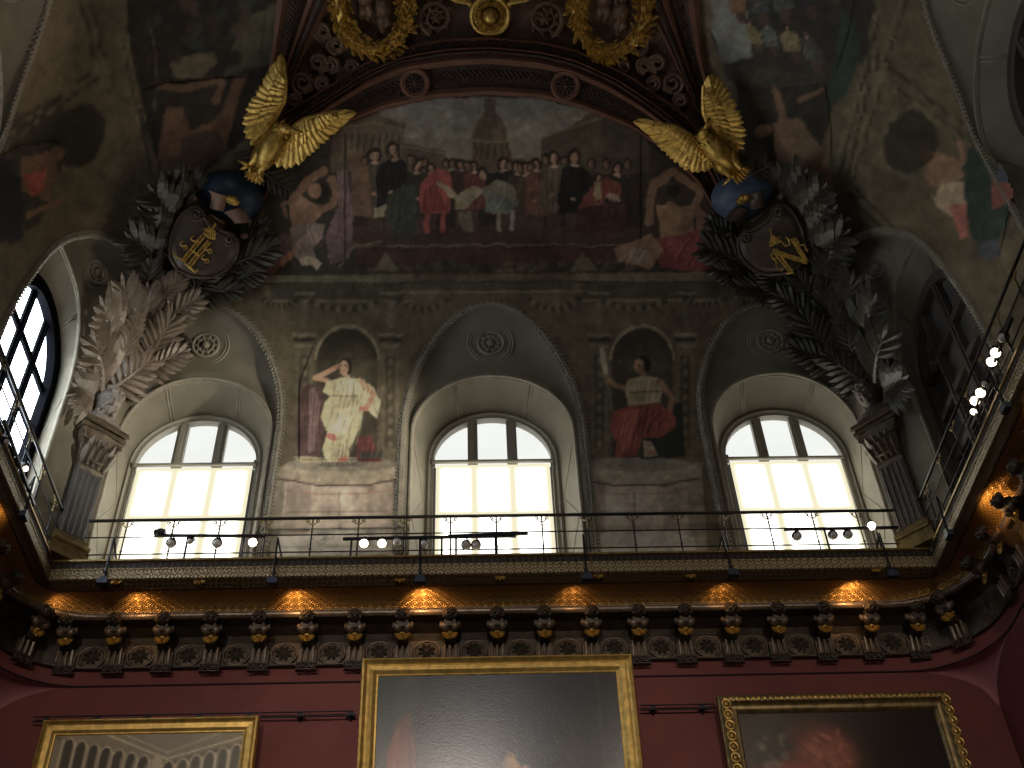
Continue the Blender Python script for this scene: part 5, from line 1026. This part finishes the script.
FR = [ # base and tip in the photograph, heights off the cove
 (102, 388, 90, 338, .18, .30, 1.1), (116, 372, 128, 336, .14, .26, 1), (114, 388, 148, 362, .12, .22, 1.0), (108, 345, 98, 304, .12, .24, 1.1), (126, 336, 120, 284, .10, .22, 1.0), (126, 338, 140, 306, .14, .26, .8), (146, 362, 170, 322, .08, .18, 1.1), (142, 372, 182, 354, .06, .14, 1.0),
 (154, 306, 178, 278, .10, .2, 1.1), (160, 322, 197, 300, .08, .18, 1.0), (192, 292, 214, 272, .10, .18, 1.1), (198, 292, 236, 292, .06, .14, 1.0), (92, 398, 72, 384, .16, .20, 1.0), (122, 398, 140, 392, .04, .10, 1.2), (168, 338, 186, 344, .04, .12, 1.0),
 (228, 282, 262, 272, .08, .16, 1.0), (226, 268, 272, 250, .10, .18, 1.0), (236, 256, 268, 236, .08, .16, .9), (236, 244, 266, 224, .06, .12, .8), (156, 280, 132, 258, .08, .16, 1.1), (158, 262, 128, 236, .08, .18, 1.1), (164, 244, 140, 212, .08, .18, 1.1), (172, 226, 150, 190, .08, .2, 1.1), (182, 208, 168, 174, .08, .18, 1.1), (196, 196, 190, 170, .06, .14, 1.0), (146, 330, 146, 290, .05, .16, 1.1), (142, 300, 148, 262, .06, .18, 1.1), (176, 276, 170, 250, .1, .14, 1.1), (196, 290, 190, 262, .1, .16, 1.1), (214, 286, 244, 262, .08, .12, 1.1)]
tro = {}
for side in (False, True):
    P0 = hit1(170, 290, 0); P0 = mir(P0) if side else P0
    t = thing('palm_trophy', 'sheaf of %s stucco palm fronds rising from bust to shield, %s corner' % (('shade-darkened', 'right') if side else ('brown-grey', 'left')), 'palm ornament', P0, group=None)
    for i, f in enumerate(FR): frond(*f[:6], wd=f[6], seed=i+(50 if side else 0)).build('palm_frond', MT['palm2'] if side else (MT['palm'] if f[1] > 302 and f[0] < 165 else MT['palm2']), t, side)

# ---------------------------------------------------------------- shields with crowned monograms
def toward(P, n, k=.5): return nrm(np.asarray(n)*(1-k)-nrm(P)*k)
def shield(side):
    c_ = hit1(205, 242, .30); pl = Plane(c_, toward(c_, vnormal(hit1(205, 242)), .45)); N = pl.N
    k7 = lambda x, y, h=0.0: pl(150+x/7.31, 160+y/7.31, h)
    P0 = mir(c_) if side else c_
    t = thing('monogram_shield', 'brown scrolled shield with a gilt crowned %s' % ('letter N, upper right corner' if side else 'double-stemmed monogram, upper left corner'), 'shield', P0)
    out = [(290, 350), (345, 345), (385, 380), (400, 430), (430, 470), (490, 500), (545, 530), (600, 540), (638, 590), (645, 650), (625, 720), (570, 790), (500, 840), (420, 860), (300, 850), (200, 800), (150, 720), (140, 640), (160, 530), (200, 440), (240, 385)]
    m = M(); m.prism([k7(x, y) for x, y in out], -N*.10); cx, cy = 390, 620
    m.loft([[k7(cx+(x-cx)*f, cy+(y-cy)*f, h) for x, y in out] for f, h in ((1, 0), (.93, .015), (.80, .035), (.5, .055), (.05, .06))], closed=True)
    m.build('shield_plate', MT['shield'], t, side, smooth=False)
    m = M(); m.tube([k7(x, y, .01) for x, y in out], .022, 8, closed=True)
    for vx, vy, dr in ((338, 398, 1), (585, 583, -1)): m.tube([k7(vx+dr*(46-3.6*q)*cos(q+.5), vy+(46-3.6*q)*sin(q+.5), .04+.004*q) for q in np.linspace(0, 10, 28)], .018, 7)
    m.build('scroll_rim', MT['shield'], t, side, smooth=True)
    g = M(); tb = lambda pts, r_=.020, h=.085: g.tube([k7(x, y, h) for x, y in pts], r_, 6, flat=.7)
    g2 = M()
    if not side:
        for off in (-4, 12): tb([(385+off, 552+off), (236+off, 736+off)], .013)
        for off in (-4, 12): tb([(430+off, 590+off), (272+off, 782+off)], .013)
        tb([(172, 668), (190, 706), (262, 745)], .015); tb([(250, 752), (330, 822), (350, 800)], .015); tb([(300, 655), (362, 705)], .012)
        for cx_, cy_, sc in ((325, 575, 1), (245, 612, 1), (425, 640, 1), (402, 712, 1)):
            tb([(cx_+sc*24*cos(q)*(1 if q < pi else 1), cy_+sc*18*sin(q)) for q in np.linspace(.4, 4.6, 10)], .010); tb([(cx_+12+16*cos(q), cy_+26+14*sin(q)) for q in np.linspace(-2.2, 2.6, 8)], .010)
        cr = (435, 530)
    else:
        # mirrored corner: letter drawn in the photograph's own right-hand pixels
        c2 = np.array(mir(c_)); pr = Plane(c2, np.array((-N[0], N[1], N[2]))); k5 = lambda x, y, h=.085: pr(690+x/5.69, 160+y/5.69, h)
        tr = lambda pts, r_=.014: g2.tube([k5(x, y) for x, y in pts], r_, 6, flat=.7)
        for off in (0, 14): tr([(476+off, 520-off), (572+off, 645-off*.4)])
        for off in (0, 10, 20): tr([(470+off*.4, 508+off), (662+off*.2, 572+off*.9)])
        for off in (0, 12): tr([(575+off, 450-off*.4), (654+off, 575-off*.5)])
        tr([(545, 648), (590, 640)]); tr([(640, 590), (672, 570)])
        tr([(500, 560), (468, 560), (462, 535), (480, 520)], .010); tr([(470, 556), (492, 580), (490, 610), (525, 632), (530, 615)], .011); tr([(520, 465), (545, 490), (570, 480), (560, 450), (545, 440)], .011); tr([(600, 442), (620, 470), (612, 490), (650, 480), (668, 520), (660, 500)], .011)
        for a in np.linspace(-28, 28, 5): tr([(486+a, 475-a*.45), (468+a*.2, 432-a*.1)], .010)
        tr([(452, 490), (486, 478), (520, 458)], .016); tr([(447, 468), (480, 455), (512, 436)], .008); tr([(466, 430), (456, 392)], .010); tr([(446, 402), (464, 394)], .008)
        g2.build('letter_n_and_crown', MT['gold'], t, False)
    if not side:
        for a in np.linspace(-40, 40, 5): tb([(435+a, 555+a*.5), (455+a*.45, 500+a*.4)], .010)
        tb([(392, 536), (430, 566), (478, 576)], .018); tb([(398, 500), (440, 520), (482, 540)], .008); tb([(462, 500), (478, 462)], .010); tb([(465, 472), (488, 480)], .008)
        for a in (-40, -14, 14, 40): g.blob(k7(437+a, 520+a*.4, .10), .016, nu=6, nv=4)
        g.build('gilt_monogram', MT['gold'], t, False)
    # domed pavilion with ribbons above the shield
    c_ = hit1(232, 196, .12); P0 = mir(c_) if side else c_
    t = thing('canopy_dome', ('slate blue' if side else 'dark navy')+' rounded canopy above the %s shield' % ('right' if side else 'left'), 'canopy', P0)
    pd = Plane(c_, vnormal(hit1(232, 196))); e1 = nrm(pd(262, 208)-pd(202, 186)); e2 = np.cross(pd.N, e1); m = M(); L1 = np.linalg.norm(pd(262, 208)-pd(202, 186))*.52
    m.blob(c_, (L1, L1*.78, L1*.55), [e1, e2, pd.N], 28, 18); m.build('dome', MT['blue2'] if side else MT['blue'], t, side, smooth=True)
    rm = MT['shield'] if side else MT['ribbon']; H_ = L1*.56
    def sheet(a, b, hs):
        m = M(); rows = []
        for (x1, y1), (x2, y2), h in zip(a, b, hs): p, q_ = pd(150+x1/7.31, 160+y1/7.31, h), pd(150+x2/7.31, 160+y2/7.31, h); rows.append([p, (p+q_)/2+pd.N*.02, q_, q_-pd.N*.025, p-pd.N*.025])
        m.loft(rows, closed=True); return m
    sheet([(425, 222), (450, 260), (445, 310), (430, 350)], [(550, 262), (558, 300), (550, 340), (540, 378)], [H_+.10, H_+.05, H_+.03, H_+.02]).build('ribbon', rm, t, side, smooth=True)
    sheet([(540, 385), (570, 410), (600, 440), (622, 465)], [(655, 345), (690, 380), (720, 415), (745, 455)], [H_+.02, H_+.05, H_+.08, H_+.12]).build('ribbon', rm, t, side, smooth=True)
    sheet([(430, 390), (450, 410), (470, 440)], [(470, 410), (510, 440), (555, 470)], [H_-.02, H_+.01, H_-.02]).build('ribbon', rm, t, side, smooth=True)
    m = M()
    for x, y in ((580, 280), (605, 285), (625, 310)): m.blob(pd(150+x/7.31, 160+y/7.31, H_+.08), (.05, .04, .045), nu=9, nv=6)
    m.blade(pd(150+560/7.31, 160+300/7.31, H_+.07), nrm(pd(160, 170)-pd(150, 168))*1.0, .14, .08, pd.N, .1, .5); m.build('gilt_clasp', MT['gold'], t, side, smooth=True)
    for x, y in ((300, 272), (705, 562)): m = M(); m.blob(pd(150+x/7.31, 160+y/7.31, .12), (.075, .05, .05), [e1, e2, pd.N], 9, 6); m.build('ribbon_end', rm, t, side, smooth=True)
shield(False); shield(True)

# ---------------------------------------------------------------- gilded eagles
def resample(pts, n):
    pts = [np.asarray(p, float) for p in pts]; d = [0.0]
    for a, b in zip(pts[:-1], pts[1:]): d.append(d[-1]+np.linalg.norm(b-a))
    out = []
    for q in np.linspace(0, d[-1], n):
        i = min(max(np.searchsorted(d, q)-1, 0), len(pts)-2); t = (q-d[i])/max(d[i+1]-d[i], 1e-9); out.append(pts[i]*(1-t)+pts[i+1]*t)
    return out
def wing(fn, lead, trail, t, h0, h1, nf=17):
    """lead and trail run from root to tip in crop pixels; fn(x, y, h) drops them on the eagle's plane"""
    Lp, Tp = resample(lead, 40), resample(trail, 40); m = M(); N = fn.N
    P = lambda p, h: fn(p[0], p[1], h)
    hh = lambda q: h0+(h1-h0)*q
    m.loft([[P(Lp[i], hh(i/39)+.05), P(Lp[i]*.65+Tp[i]*.35, hh(i/39)+.075), P(Lp[i]*.2+Tp[i]*.8, hh(i/39)+.0), P(Lp[i]*.2+Tp[i]*.8, hh(i/39)-.03), P(Lp[i], hh(i/39)-.02)] for i in range(40)], closed=True)
    def feather(a, b, w, th=.45):
        d = b-a; m.blade(a, d, np.linalg.norm(d), w, N, 0.03, th)
    span = np.linalg.norm(P(Tp[0], 0)-P(Tp[39], 0))
    for k in range(nf):                       # flight feathers, sweeping out towards the tip
        q = k/(nf-1); i = int(q*39); j = int(i*(.80-.22*q))
        b = P(Tp[i]*1.04-Lp[j]*.04, hh(q)+.02); f = .35; a = P(Lp[j]*(1-f)+Tp[int(i*.9)]*f, hh(q)+.05); feather(a, b, span*1.9/nf, .22)
    for row, (f0, f1, wk) in enumerate(((.12, .60, 1.5), (.02, .36, 1.2))):   # coverts
        for k in range(14):
            q = k/13*.90+.02; i = int(q*39); j = int(i*(.84-.12*q)); a = P(Lp[j]*(1-f0)+Tp[i]*f0, hh(q)+.075+.02*row); b = P(Lp[j]*(1-f1)+Tp[i]*f1, hh(q)+.055+.035*row); feather(a, b, span/14*wk, .26)
    m.tube([P(p, hh(i/39)+.05) for i, p in enumerate(Lp)][:34], [.05-.03*i/34 for i in range(34)], 8)
    m.build('wing', MT['gold'], t)
def eagle(org, sc, label, lw, rw, spine, radii, head, beak, legs, uc):
    c_ = hit1(*uc, .30); pl = Plane(c_, toward(c_, vnormal(hit1(*uc)), .5))
    class F:
        N = pl.N
        def __call__(s, x, y, h=0.0): return pl(org[0]+x/sc, org[1]+y/sc, h)
    fn = F(); t = thing('gilded_eagle', label, 'eagle sculpture', c_)
    wing(fn, *lw, t, .0, .10); wing(fn, *rw, t, .0, .10)
    m = M(); m.tube([fn(x, y, .10+.04*sin(pi*i/(len(spine)-1))+.08*(i == 0)) for i, (x, y) in enumerate(spine)], radii, 14)
    rg = random.Random(2)
    for i in range(len(spine)-2):            # breast feathers
        for k in range(9):
            q = rg.random(); A = np.array(spine[i])*(1-q)+np.array(spine[i+1])*q; r_ = radii[i]*(1-q)+radii[i+1]*q; an = rg.uniform(-1.1, 1.1); ax_ = nrm(fn(*spine[i])-fn(*spine[i+1])); sd = np.cross(ax_, fn.N)
            m.blade(fn(A[0], A[1], .10)+(fn.N*cos(an)+sd*sin(an))*r_*.97, ax_, .085, .05, fn.N*cos(an)+sd*sin(an), .06, .5)
    m.build('body', MT['gold'], t, smooth=True)
    m = M(); hc = fn(*head, .20); bk = fn(*beak, .22); d = nrm(bk-hc); sd = np.cross(d, fn.N); bk = hc+d*.19; m.blob(hc, (.090, .062, .070), [d, sd, fn.N], 14, 10)
    m.tube([hc+d*.06, hc+d*.105+fn.N*.005, bk, bk+(fn(beak[0], beak[1]+22, .13)-bk)*.5], [.034, .03, .019, .004], 8); m.blob(hc+d*.035+fn.N*.06, .012, nu=6, nv=5); m.blob(hc+d*.045+fn.N*.045+sd*.03, (.03, .01, .01), [d, sd, fn.N], 6, 4)
    m.build('head', MT['gold'], t, smooth=True)
    for hip, ankle, toes in legs:
        m = M(); A, B_ = fn(*hip, .08), fn(*ankle, .10); m.tube([A, A*.6+B_*.4+fn.N*.03, A*.25+B_*.75, B_], [.085, .070, .038, .026], 10)
        for tx, ty in toes: e = fn(tx, ty, .09); m.tube([B_, B_*.5+e*.5+fn.N*.03, e, e+(e-B_)*.2-fn.N*.03], [.022, .020, .014, .003], 6)
        m.build('leg', MT['gold'], t, smooth=True)
    tl = M(); a = fn(*spine[-1], .05); 
    for k in range(5): q = (k-2)*.16; dd_ = nrm(fn(*spine[-1])-fn(*spine[-2])); sd = np.cross(dd_, fn.N); tl.blade(a-dd_*.1, dd_*cos(q)+sd*sin(q), .30, .07, fn.N, .02, .4)
    tl.build('tail', MT['gold'], t)
k = 5.12
eagle((220, 40), k, 'gilded eagle with raised wings above the left shield, beak to the right',
    ([(262, 440), (278, 395), (325, 310), (333, 250), (333, 180), (326, 110), (318, 78)], [(215, 530), (165, 540), (132, 490), (120, 430), (130, 370), (170, 290), (225, 200), (268, 130), (312, 78)]),
    ([(350, 500), (392, 440), (430, 410), (510, 385), (600, 366), (684, 360)], [(275, 600), (282, 642), (335, 654), (395, 640), (455, 590), (512, 542), (572, 490), (632, 430), (688, 374)]),
    [(325, 450), (305, 470), (280, 500), (258, 540), (235, 580), (215, 620), (200, 650)], [.065, .085, .12, .135, .12, .085, .05], (330, 452), (376, 463),
    [((215, 560), (150, 640), [(100, 620), (110, 660), (155, 680)]), ((240, 610), (196, 685), [(165, 680), (190, 725), (222, 720)])], (272, 148))
eagle((620, 60), k, 'gilded eagle with raised wings above the right shield, head turned up',
    ([(440, 490), (400, 440), (352, 385), (290, 345), (180, 322), (80, 312)], [(480, 545), (425, 574), (345, 568), (275, 515), (212, 455), (152, 385), (110, 345), (76, 316)]),
    ([(490, 395), (455, 320), (430, 270), (426, 180), (428, 120), (445, 82)], [(560, 440), (612, 476), (634, 440), (641, 370), (620, 290), (582, 205), (540, 130), (505, 88), (470, 78)]),
    [(425, 395), (445, 420), (470, 440), (500, 470), (530, 500), (555, 525), (580, 550)], [.055, .085, .115, .13, .115, .08, .045], (422, 380), (438, 348),
    [((560, 480), (620, 560), [(655, 550), (668, 560), (640, 585)]), ((505, 530), (565, 600), [(530, 640), (555, 622), (595, 590)])], (715, 152))
# olive branches under the claws
for (u, v, side) in ((262, 172, 0), (745, 178, 1)):
    m = M(); P = hit1(u, v, .16); N = vnormal(P); a = nrm(hit1(u+22, v+(14 if not side else -12), .16)-P); s_ = np.cross(a, N); rg = random.Random(9)
    m.tube([P-a*.38, P, P+a*.38], .02, 6)
    for k_ in range(18): q = -.36+.04*k_; sg = 1 if k_ % 2 else -1; m.blade(P+a*q, a*.6+sg*s_*.8+N*.15, .17, .055, N, .1, .4)
    tag(m.build('olive_branch', MT['palm2']), 'dark leafy branch clutched under the %s eagle\'s claws' % ('right' if side else 'left'), 'branch')

# ---------------------------------------------------------------- stucco arch over the lunette, diagonal ribs, ceiling ornament
INN = [(262, 205), (278, 175), (305, 148), (347, 123), (383, 109), (436, 98), (488, 95), (541, 98), (583, 109), (629, 127), (665, 150), (700, 185), (712, 208)]
OUT = [(240, 198), (258, 165), (288, 130), (330, 102), (365, 79), (400, 63), (446, 55.5), (488, 53), (541, 58), (576, 67), (611, 82.6), (646, 105.5), (681, 133), (708, 160), (728, 200)]
OUT2 = [(228, 192), (246, 158), (280, 116), (330, 86), (365, 63), (418, 44), (450, 39), (488, 37.5), (541, 42), (576, 50), (629, 75), (681, 111), (718, 150), (742, 195)]
def lerp_line(A, B, f, n=60): a, b = resample(A, n), resample(B, n); return [a[i]*(1-f)+b[i]*f for i in range(n)]
def strip(A, B, f0, f1, mat, h, crown=.0, n=60, side=None, name='trim_15', label=None, bumps=0):
    m = M(); rows = []
    for f, hh in ((f0, .0), (f0, h), (f0*.5+f1*.5, h+crown), (f1, h), (f1, .0)):
        L = np.array(lerp_line(A, B, f, n)); rows.append(hit(L[:, 0], L[:, 1], hh))
    m.loft(rows)
    if bumps:
        rg = random.Random(1); L = np.array(lerp_line(A, B, (f0+f1)/2, bumps)); D = np.array(lerp_line(A, B, f1, bumps))-np.array(lerp_line(A, B, f0, bumps))
        for i in range(bumps):
            for q in (-.28, 0, .28):
                p = L[i]+D[i]*q; P = hit1(p[0], p[1], h+crown*.6); nx = hit1(*(L[min(i+1, bumps-1)]+D[i]*q), h); d = nx-P if i < bumps-1 else P-hit1(*(L[i-1]+D[i]*q), h); N = vnormal(P); s_ = np.cross(nrm(d), N)
                m.blade(P, nrm(d)*.8+s_*(q*2.4), .13, .055, N, .12, .6)
    o = m.build(name, mat, mirror=bool(side)); o['kind'] = 'structure'
    if label: o['label'] = label
    return o
lb = 'part of the red-brown stucco arch over the lunette mural'
strip(INN, OUT, 0, .20, MT['rib'], .05, .03, label=lb); strip(INN, OUT, .20, .74, MT['ribdark'], .02, .01, bumps=110, label='leafy dark frieze of the arch over the lunette mural'); strip(INN, OUT, .74, 1.0, MT['rib'], .06, .04, label=lb)
strip(OUT, OUT2, 0, .3, MT['ribdark'], .12, .03); strip(OUT, OUT2, .3, .42, MT['rib'], .15, .02); strip(OUT, OUT2, .42, .85, MT['ribdark'], .08, .02, bumps=120); strip(OUT, OUT2, .85, 1.05, MT['rib'], .10, .03)
DO = [(268, -70), (274, -30), (277, 0), (272, 50), (263, 95), (250, 140)]; DI = [(356, -70), (344, -30), (332, 0), (308, 45), (290, 85), (268, 128)]
for side in (0, 1):
    lb = 'diagonal stucco rib above the %s eagle' % ('right' if side else 'left')
    for f0, f1, mt, h, c_, b in ((0, .2, 'rib', .05, .03, 0), (.2, .55, 'ribdark', .02, .01, 46), (.55, .72, 'rib', .06, .03, 0), (.72, .88, 'ribdark', .10, .02, 0), (.88, 1.0, 'rib', .08, .03, 0)): strip(DO, DI, f0, f1, MT[mt], h, c_, 30, side, label=lb, bumps=b)
def local(u, v, h):
    P = hit1(u, v, h); N = vnormal(hit1(u, v)); e1 = nrm(hit1(u+4, v, h)-P); e1 = nrm(e1-N*(e1@N)); e2 = np.cross(N, e1)
    if e2@(hit1(u, v-4, h)-P) < 0: e2 = -e2
    return P, N, e1, e2, np.linalg.norm(hit1(u+4, v, h)-P)/4
def rosette(u, v, rp, label, side=False):
    P, N, e1, e2, s_ = local(u, v, .07); R_ = rp*s_; t = thing('arch_rosette', label, 'rosette', P); m = M()
    for k, r_ in ((1.0, .03), (.8, .015)): m.tube([P+R_*k*(cos(q)*e1+sin(q)*e2) for q in np.linspace(0, 2*pi, 28, endpoint=False)], r_, 6, closed=True)
    m.build('ring', MT['rib'], t, smooth=True); m = M(); m.lathe([(R_*.95, -.05), (R_*.95, -.02), (.01, -.02)], P, N, 24)
    for k in range(10): q = k*pi/5; m.blade(P+N*.01, cos(q)*e1+sin(q)*e2, R_*.72, R_*.3, N, .15, .5)
    m.build('petals', MT['ribdark'], t); m = M(); m.blob(P+N*.04, R_*.16, nu=8, nv=6); m.build('centre_bud', MT['relief'], t, smooth=True)
rosette(415, 83, 13, 'dark rosette on the left of the arch over the lunette'); rosette(565.5, 85.5, 13, 'dark rosette on the right of the arch over the lunette')
def medallion(u, v, rx, ry, rot, label, seed):
    P, N, e1, e2, s_ = local(u, v, .06); a, b = e1*cos(rot)+e2*sin(rot), -e1*sin(rot)+e2*cos(rot); A, B_ = rx*s_, ry*s_
    t = thing('wreath_medallion', label, 'medallion', P); m = M(); rg = random.Random(seed)
    ring = lambda q, k=1.0, h=0.0: P+k*(A*cos(q)*a+B_*sin(q)*b)+N*h
    m.tube([ring(q, 1, .05) for q in np.linspace(0, 2*pi, 48, endpoint=False)], .085, 8, closed=True)
    for k in range(560):
        q = rg.uniform(0, 2*pi); off = rg.uniform(-1, 1); d = nrm(ring(q+.03)-ring(q)); o_ = nrm(ring(q, 1.1)-ring(q)); Q = ring(q, 1, .05)+o_*off*.085+N*(.085*sqrt(max(0, 1-off*off*.8)))
        if k % 3 == 0: m.blob(Q, .022, nu=6, nv=5)
        else: m.blade(Q, d*rg.uniform(.4, 1)+o_*off*.9+N*rg.uniform(.1, .5), rg.uniform(.07, .115), .042, N, .2, .6)
    m.build('gilt_wreath', MT['gold'], t)
    m = M(); m.loft([[ring(q, k, h) for q in np.linspace(0, 2*pi, 36, endpoint=False)] for k, h in ((.97, .02), (.85, -.0), (.5, -.03), (.02, -.03))], closed=True); m.build('oval_field', MT['relief'], t, smooth=True)
    for cx, cy, lean in ((-.25, .25, .3), (.30, -.05, -.3)):           # two small winged boys in relief
        f = M(); D = lambda x, y, h=.05: P+A*(cx+x)*a+B_*(cy+y)*b+N*h
        f.tube([D(0, .22), D(.04*lean, .05, .07), D(.1*lean, -.15, .06)], [.06, .10, .085], 10); f.blob(D(-.02*lean, .36, .09), (.075, .075, .075), nu=10, nv=8)
        f.tube([D(.1*lean, -.15), D(.4*lean, -.30, .10), D(.2*lean, -.55, .06)], [.075, .055, .035], 8); f.tube([D(.0, -.15), D(-.25*lean, -.32, .10), D(-.15, -.52, .05)], [.07, .05, .03], 8); f.tube([D(.0, .2), D(.45*lean, .12, .1), D(.7*lean, .3, .08)], [.04, .035, .025], 8); f.tube([D(.0, .2), D(-.4*lean, .05, .1), D(-.5*lean, -.1, .08)], [.04, .035, .025], 8)
        f.build('relief_figure', MT['relief'], t, smooth=True)
medallion(373, 4, 33, 45, .08, 'oval medallion of relief boys in a gilt wreath, left of the ceiling boss', 1); medallion(612, 6, 34, 45, -.05, 'oval medallion of relief boys in a gilt wreath, right of the ceiling boss', 2)
P, N, e1, e2, s_ = local(490, 15, .06); t = thing('ceiling_boss', 'round gilt boss with a ball in a leafy ring, top centre', 'boss', P)
m = M()
for k, r_ in ((18.5, .028), (15.5, .012)): m.tube([P+k*s_*(cos(q)*e1+sin(q)*e2)+N*.03 for q in np.linspace(0, 2*pi, 36, endpoint=False)], r_, 8, closed=True)
for k in range(26): q = k*2*pi/26; d = cos(q)*e1+sin(q)*e2; m.blade(P+d*s_*9+N*.05, d+(cos(q+pi/2)*e1+sin(q+pi/2)*e2)*.5, s_*6.5, s_*3, N, .1, .6)
m.build('leaf_ring', MT['gold'], t)
m = M(); m.blob(P+N*.08, s_*7.8, nu=20, nv=14); m.build('ball', MT['gold'], t, smooth=True)
m = M()
for sg in (-1, 1): m.tube([hit1(490+sg*x, y, .08) for x, y in ((18, 6), (22, 2), (34, 0), (46, -6), (60, -14))], .035, 8)
for sg in (-1, 1):
    for k in range(8): m.blade(hit1(490+sg*(6+k*4), 0-k*1.2, .08), nrm(hit1(490+sg*(12+k*4), -4-k, .08)-hit1(490+sg*(6+k*4), 0-k*1.2, .08)), .12, .05, N, .1, .6)
m.build('gilt_scrollwork', MT['gold'], t, smooth=True)
def scroll_relief(u, v, rp, flip, label, mat='relief', gild=False):
    P, N, e1, e2, s_ = local(u, v, .04); t = thing('scroll_relief', label, 'scroll ornament', P); m = M(); R_ = rp*s_
    sp = lambda q, k=1.0: P+flip*R_*k*(1-q/14)*cos(q)*e1+R_*k*(1-q/14)*sin(q)*e2+N*.03
    m.tube([sp(q) for q in np.linspace(-1.2, 11.5, 50)], [.035-.002*i*.3 for i in range(50)], 7)
    for q in np.linspace(-1, 9, 16): d = nrm(sp(q+.1)-sp(q)); o_ = nrm(sp(q)-P); m.blade(sp(q), d*.7+o_*.7, R_*.42, R_*.2, N, .15, .6)
    m.blob(P+N*.04, R_*.16, nu=8, nv=6)
    for k in range(6): q = k*1.05; m.blade(P+N*.03, cos(q)*e1+sin(q)*e2, R_*.42, R_*.2, N, .15, .6)
    m.build('acanthus_scroll', MT[mat], t, smooth=False)
scroll_relief(436, 17, 16, -1, 'dark acanthus scroll left of the ceiling boss'); scroll_relief(545, 18, 17, 1, 'dark acanthus scroll right of the ceiling boss')
for side in (0, 1):
    for i, (u, v, r_, f) in enumerate(((318, 62, 9, 1), (302, 82, 10, -1), (336, 44, 8, -1), (352, 66, 7, 1), (322, 82, 7, -1), (462, 6, 7, 1), (330, 64, 8, 1), (322, 30, 8, -1), (294, 100, 7, 1))):
        if i == 5: continue
        P, N, e1, e2, s_ = local(u, v, .04); m = M(); R_ = r_*s_; rg = random.Random(i)
        m.tube([P+R_*(1-q/12)*(f*cos(q)*e1+sin(q)*e2)+N*.03 for q in np.linspace(-1.5, 9, 34)], .026, 6)
        for k in range(22): q = rg.uniform(0, 6.28); d = cos(q)*e1+sin(q)*e2; m.blade(P+d*R_*rg.uniform(.2, .9), d+(e1*rg.uniform(-1, 1)+e2*rg.uniform(-1, 1))*.8, R_*.6, R_*.28, N, .2, .6)
        m.box(P+e1*R_*.5-e2*R_*.6+N*.02, (R_*1.1, R_*.7, .07), [nrm(e1+e2*.5), nrm(e2-e1*.5), N])
        tag(m.build('trophy_relief', MT['relief'], mirror=bool(side)), 'dark carved relief in the spandrel above the %s eagle, %s' % (('right', 'left')[1-side], ('beside the wing', 'nearest the eagle', 'just under the wreath', 'along the arch', 'lowest on the arch', '', 'mid group', 'beside the diagonal rib', 'at the bottom tip')[i]), 'relief ornament', 'relief clusters in the spandrels')

for o in list(bpy.data.objects):
    if '_local' in o: del o['_local']
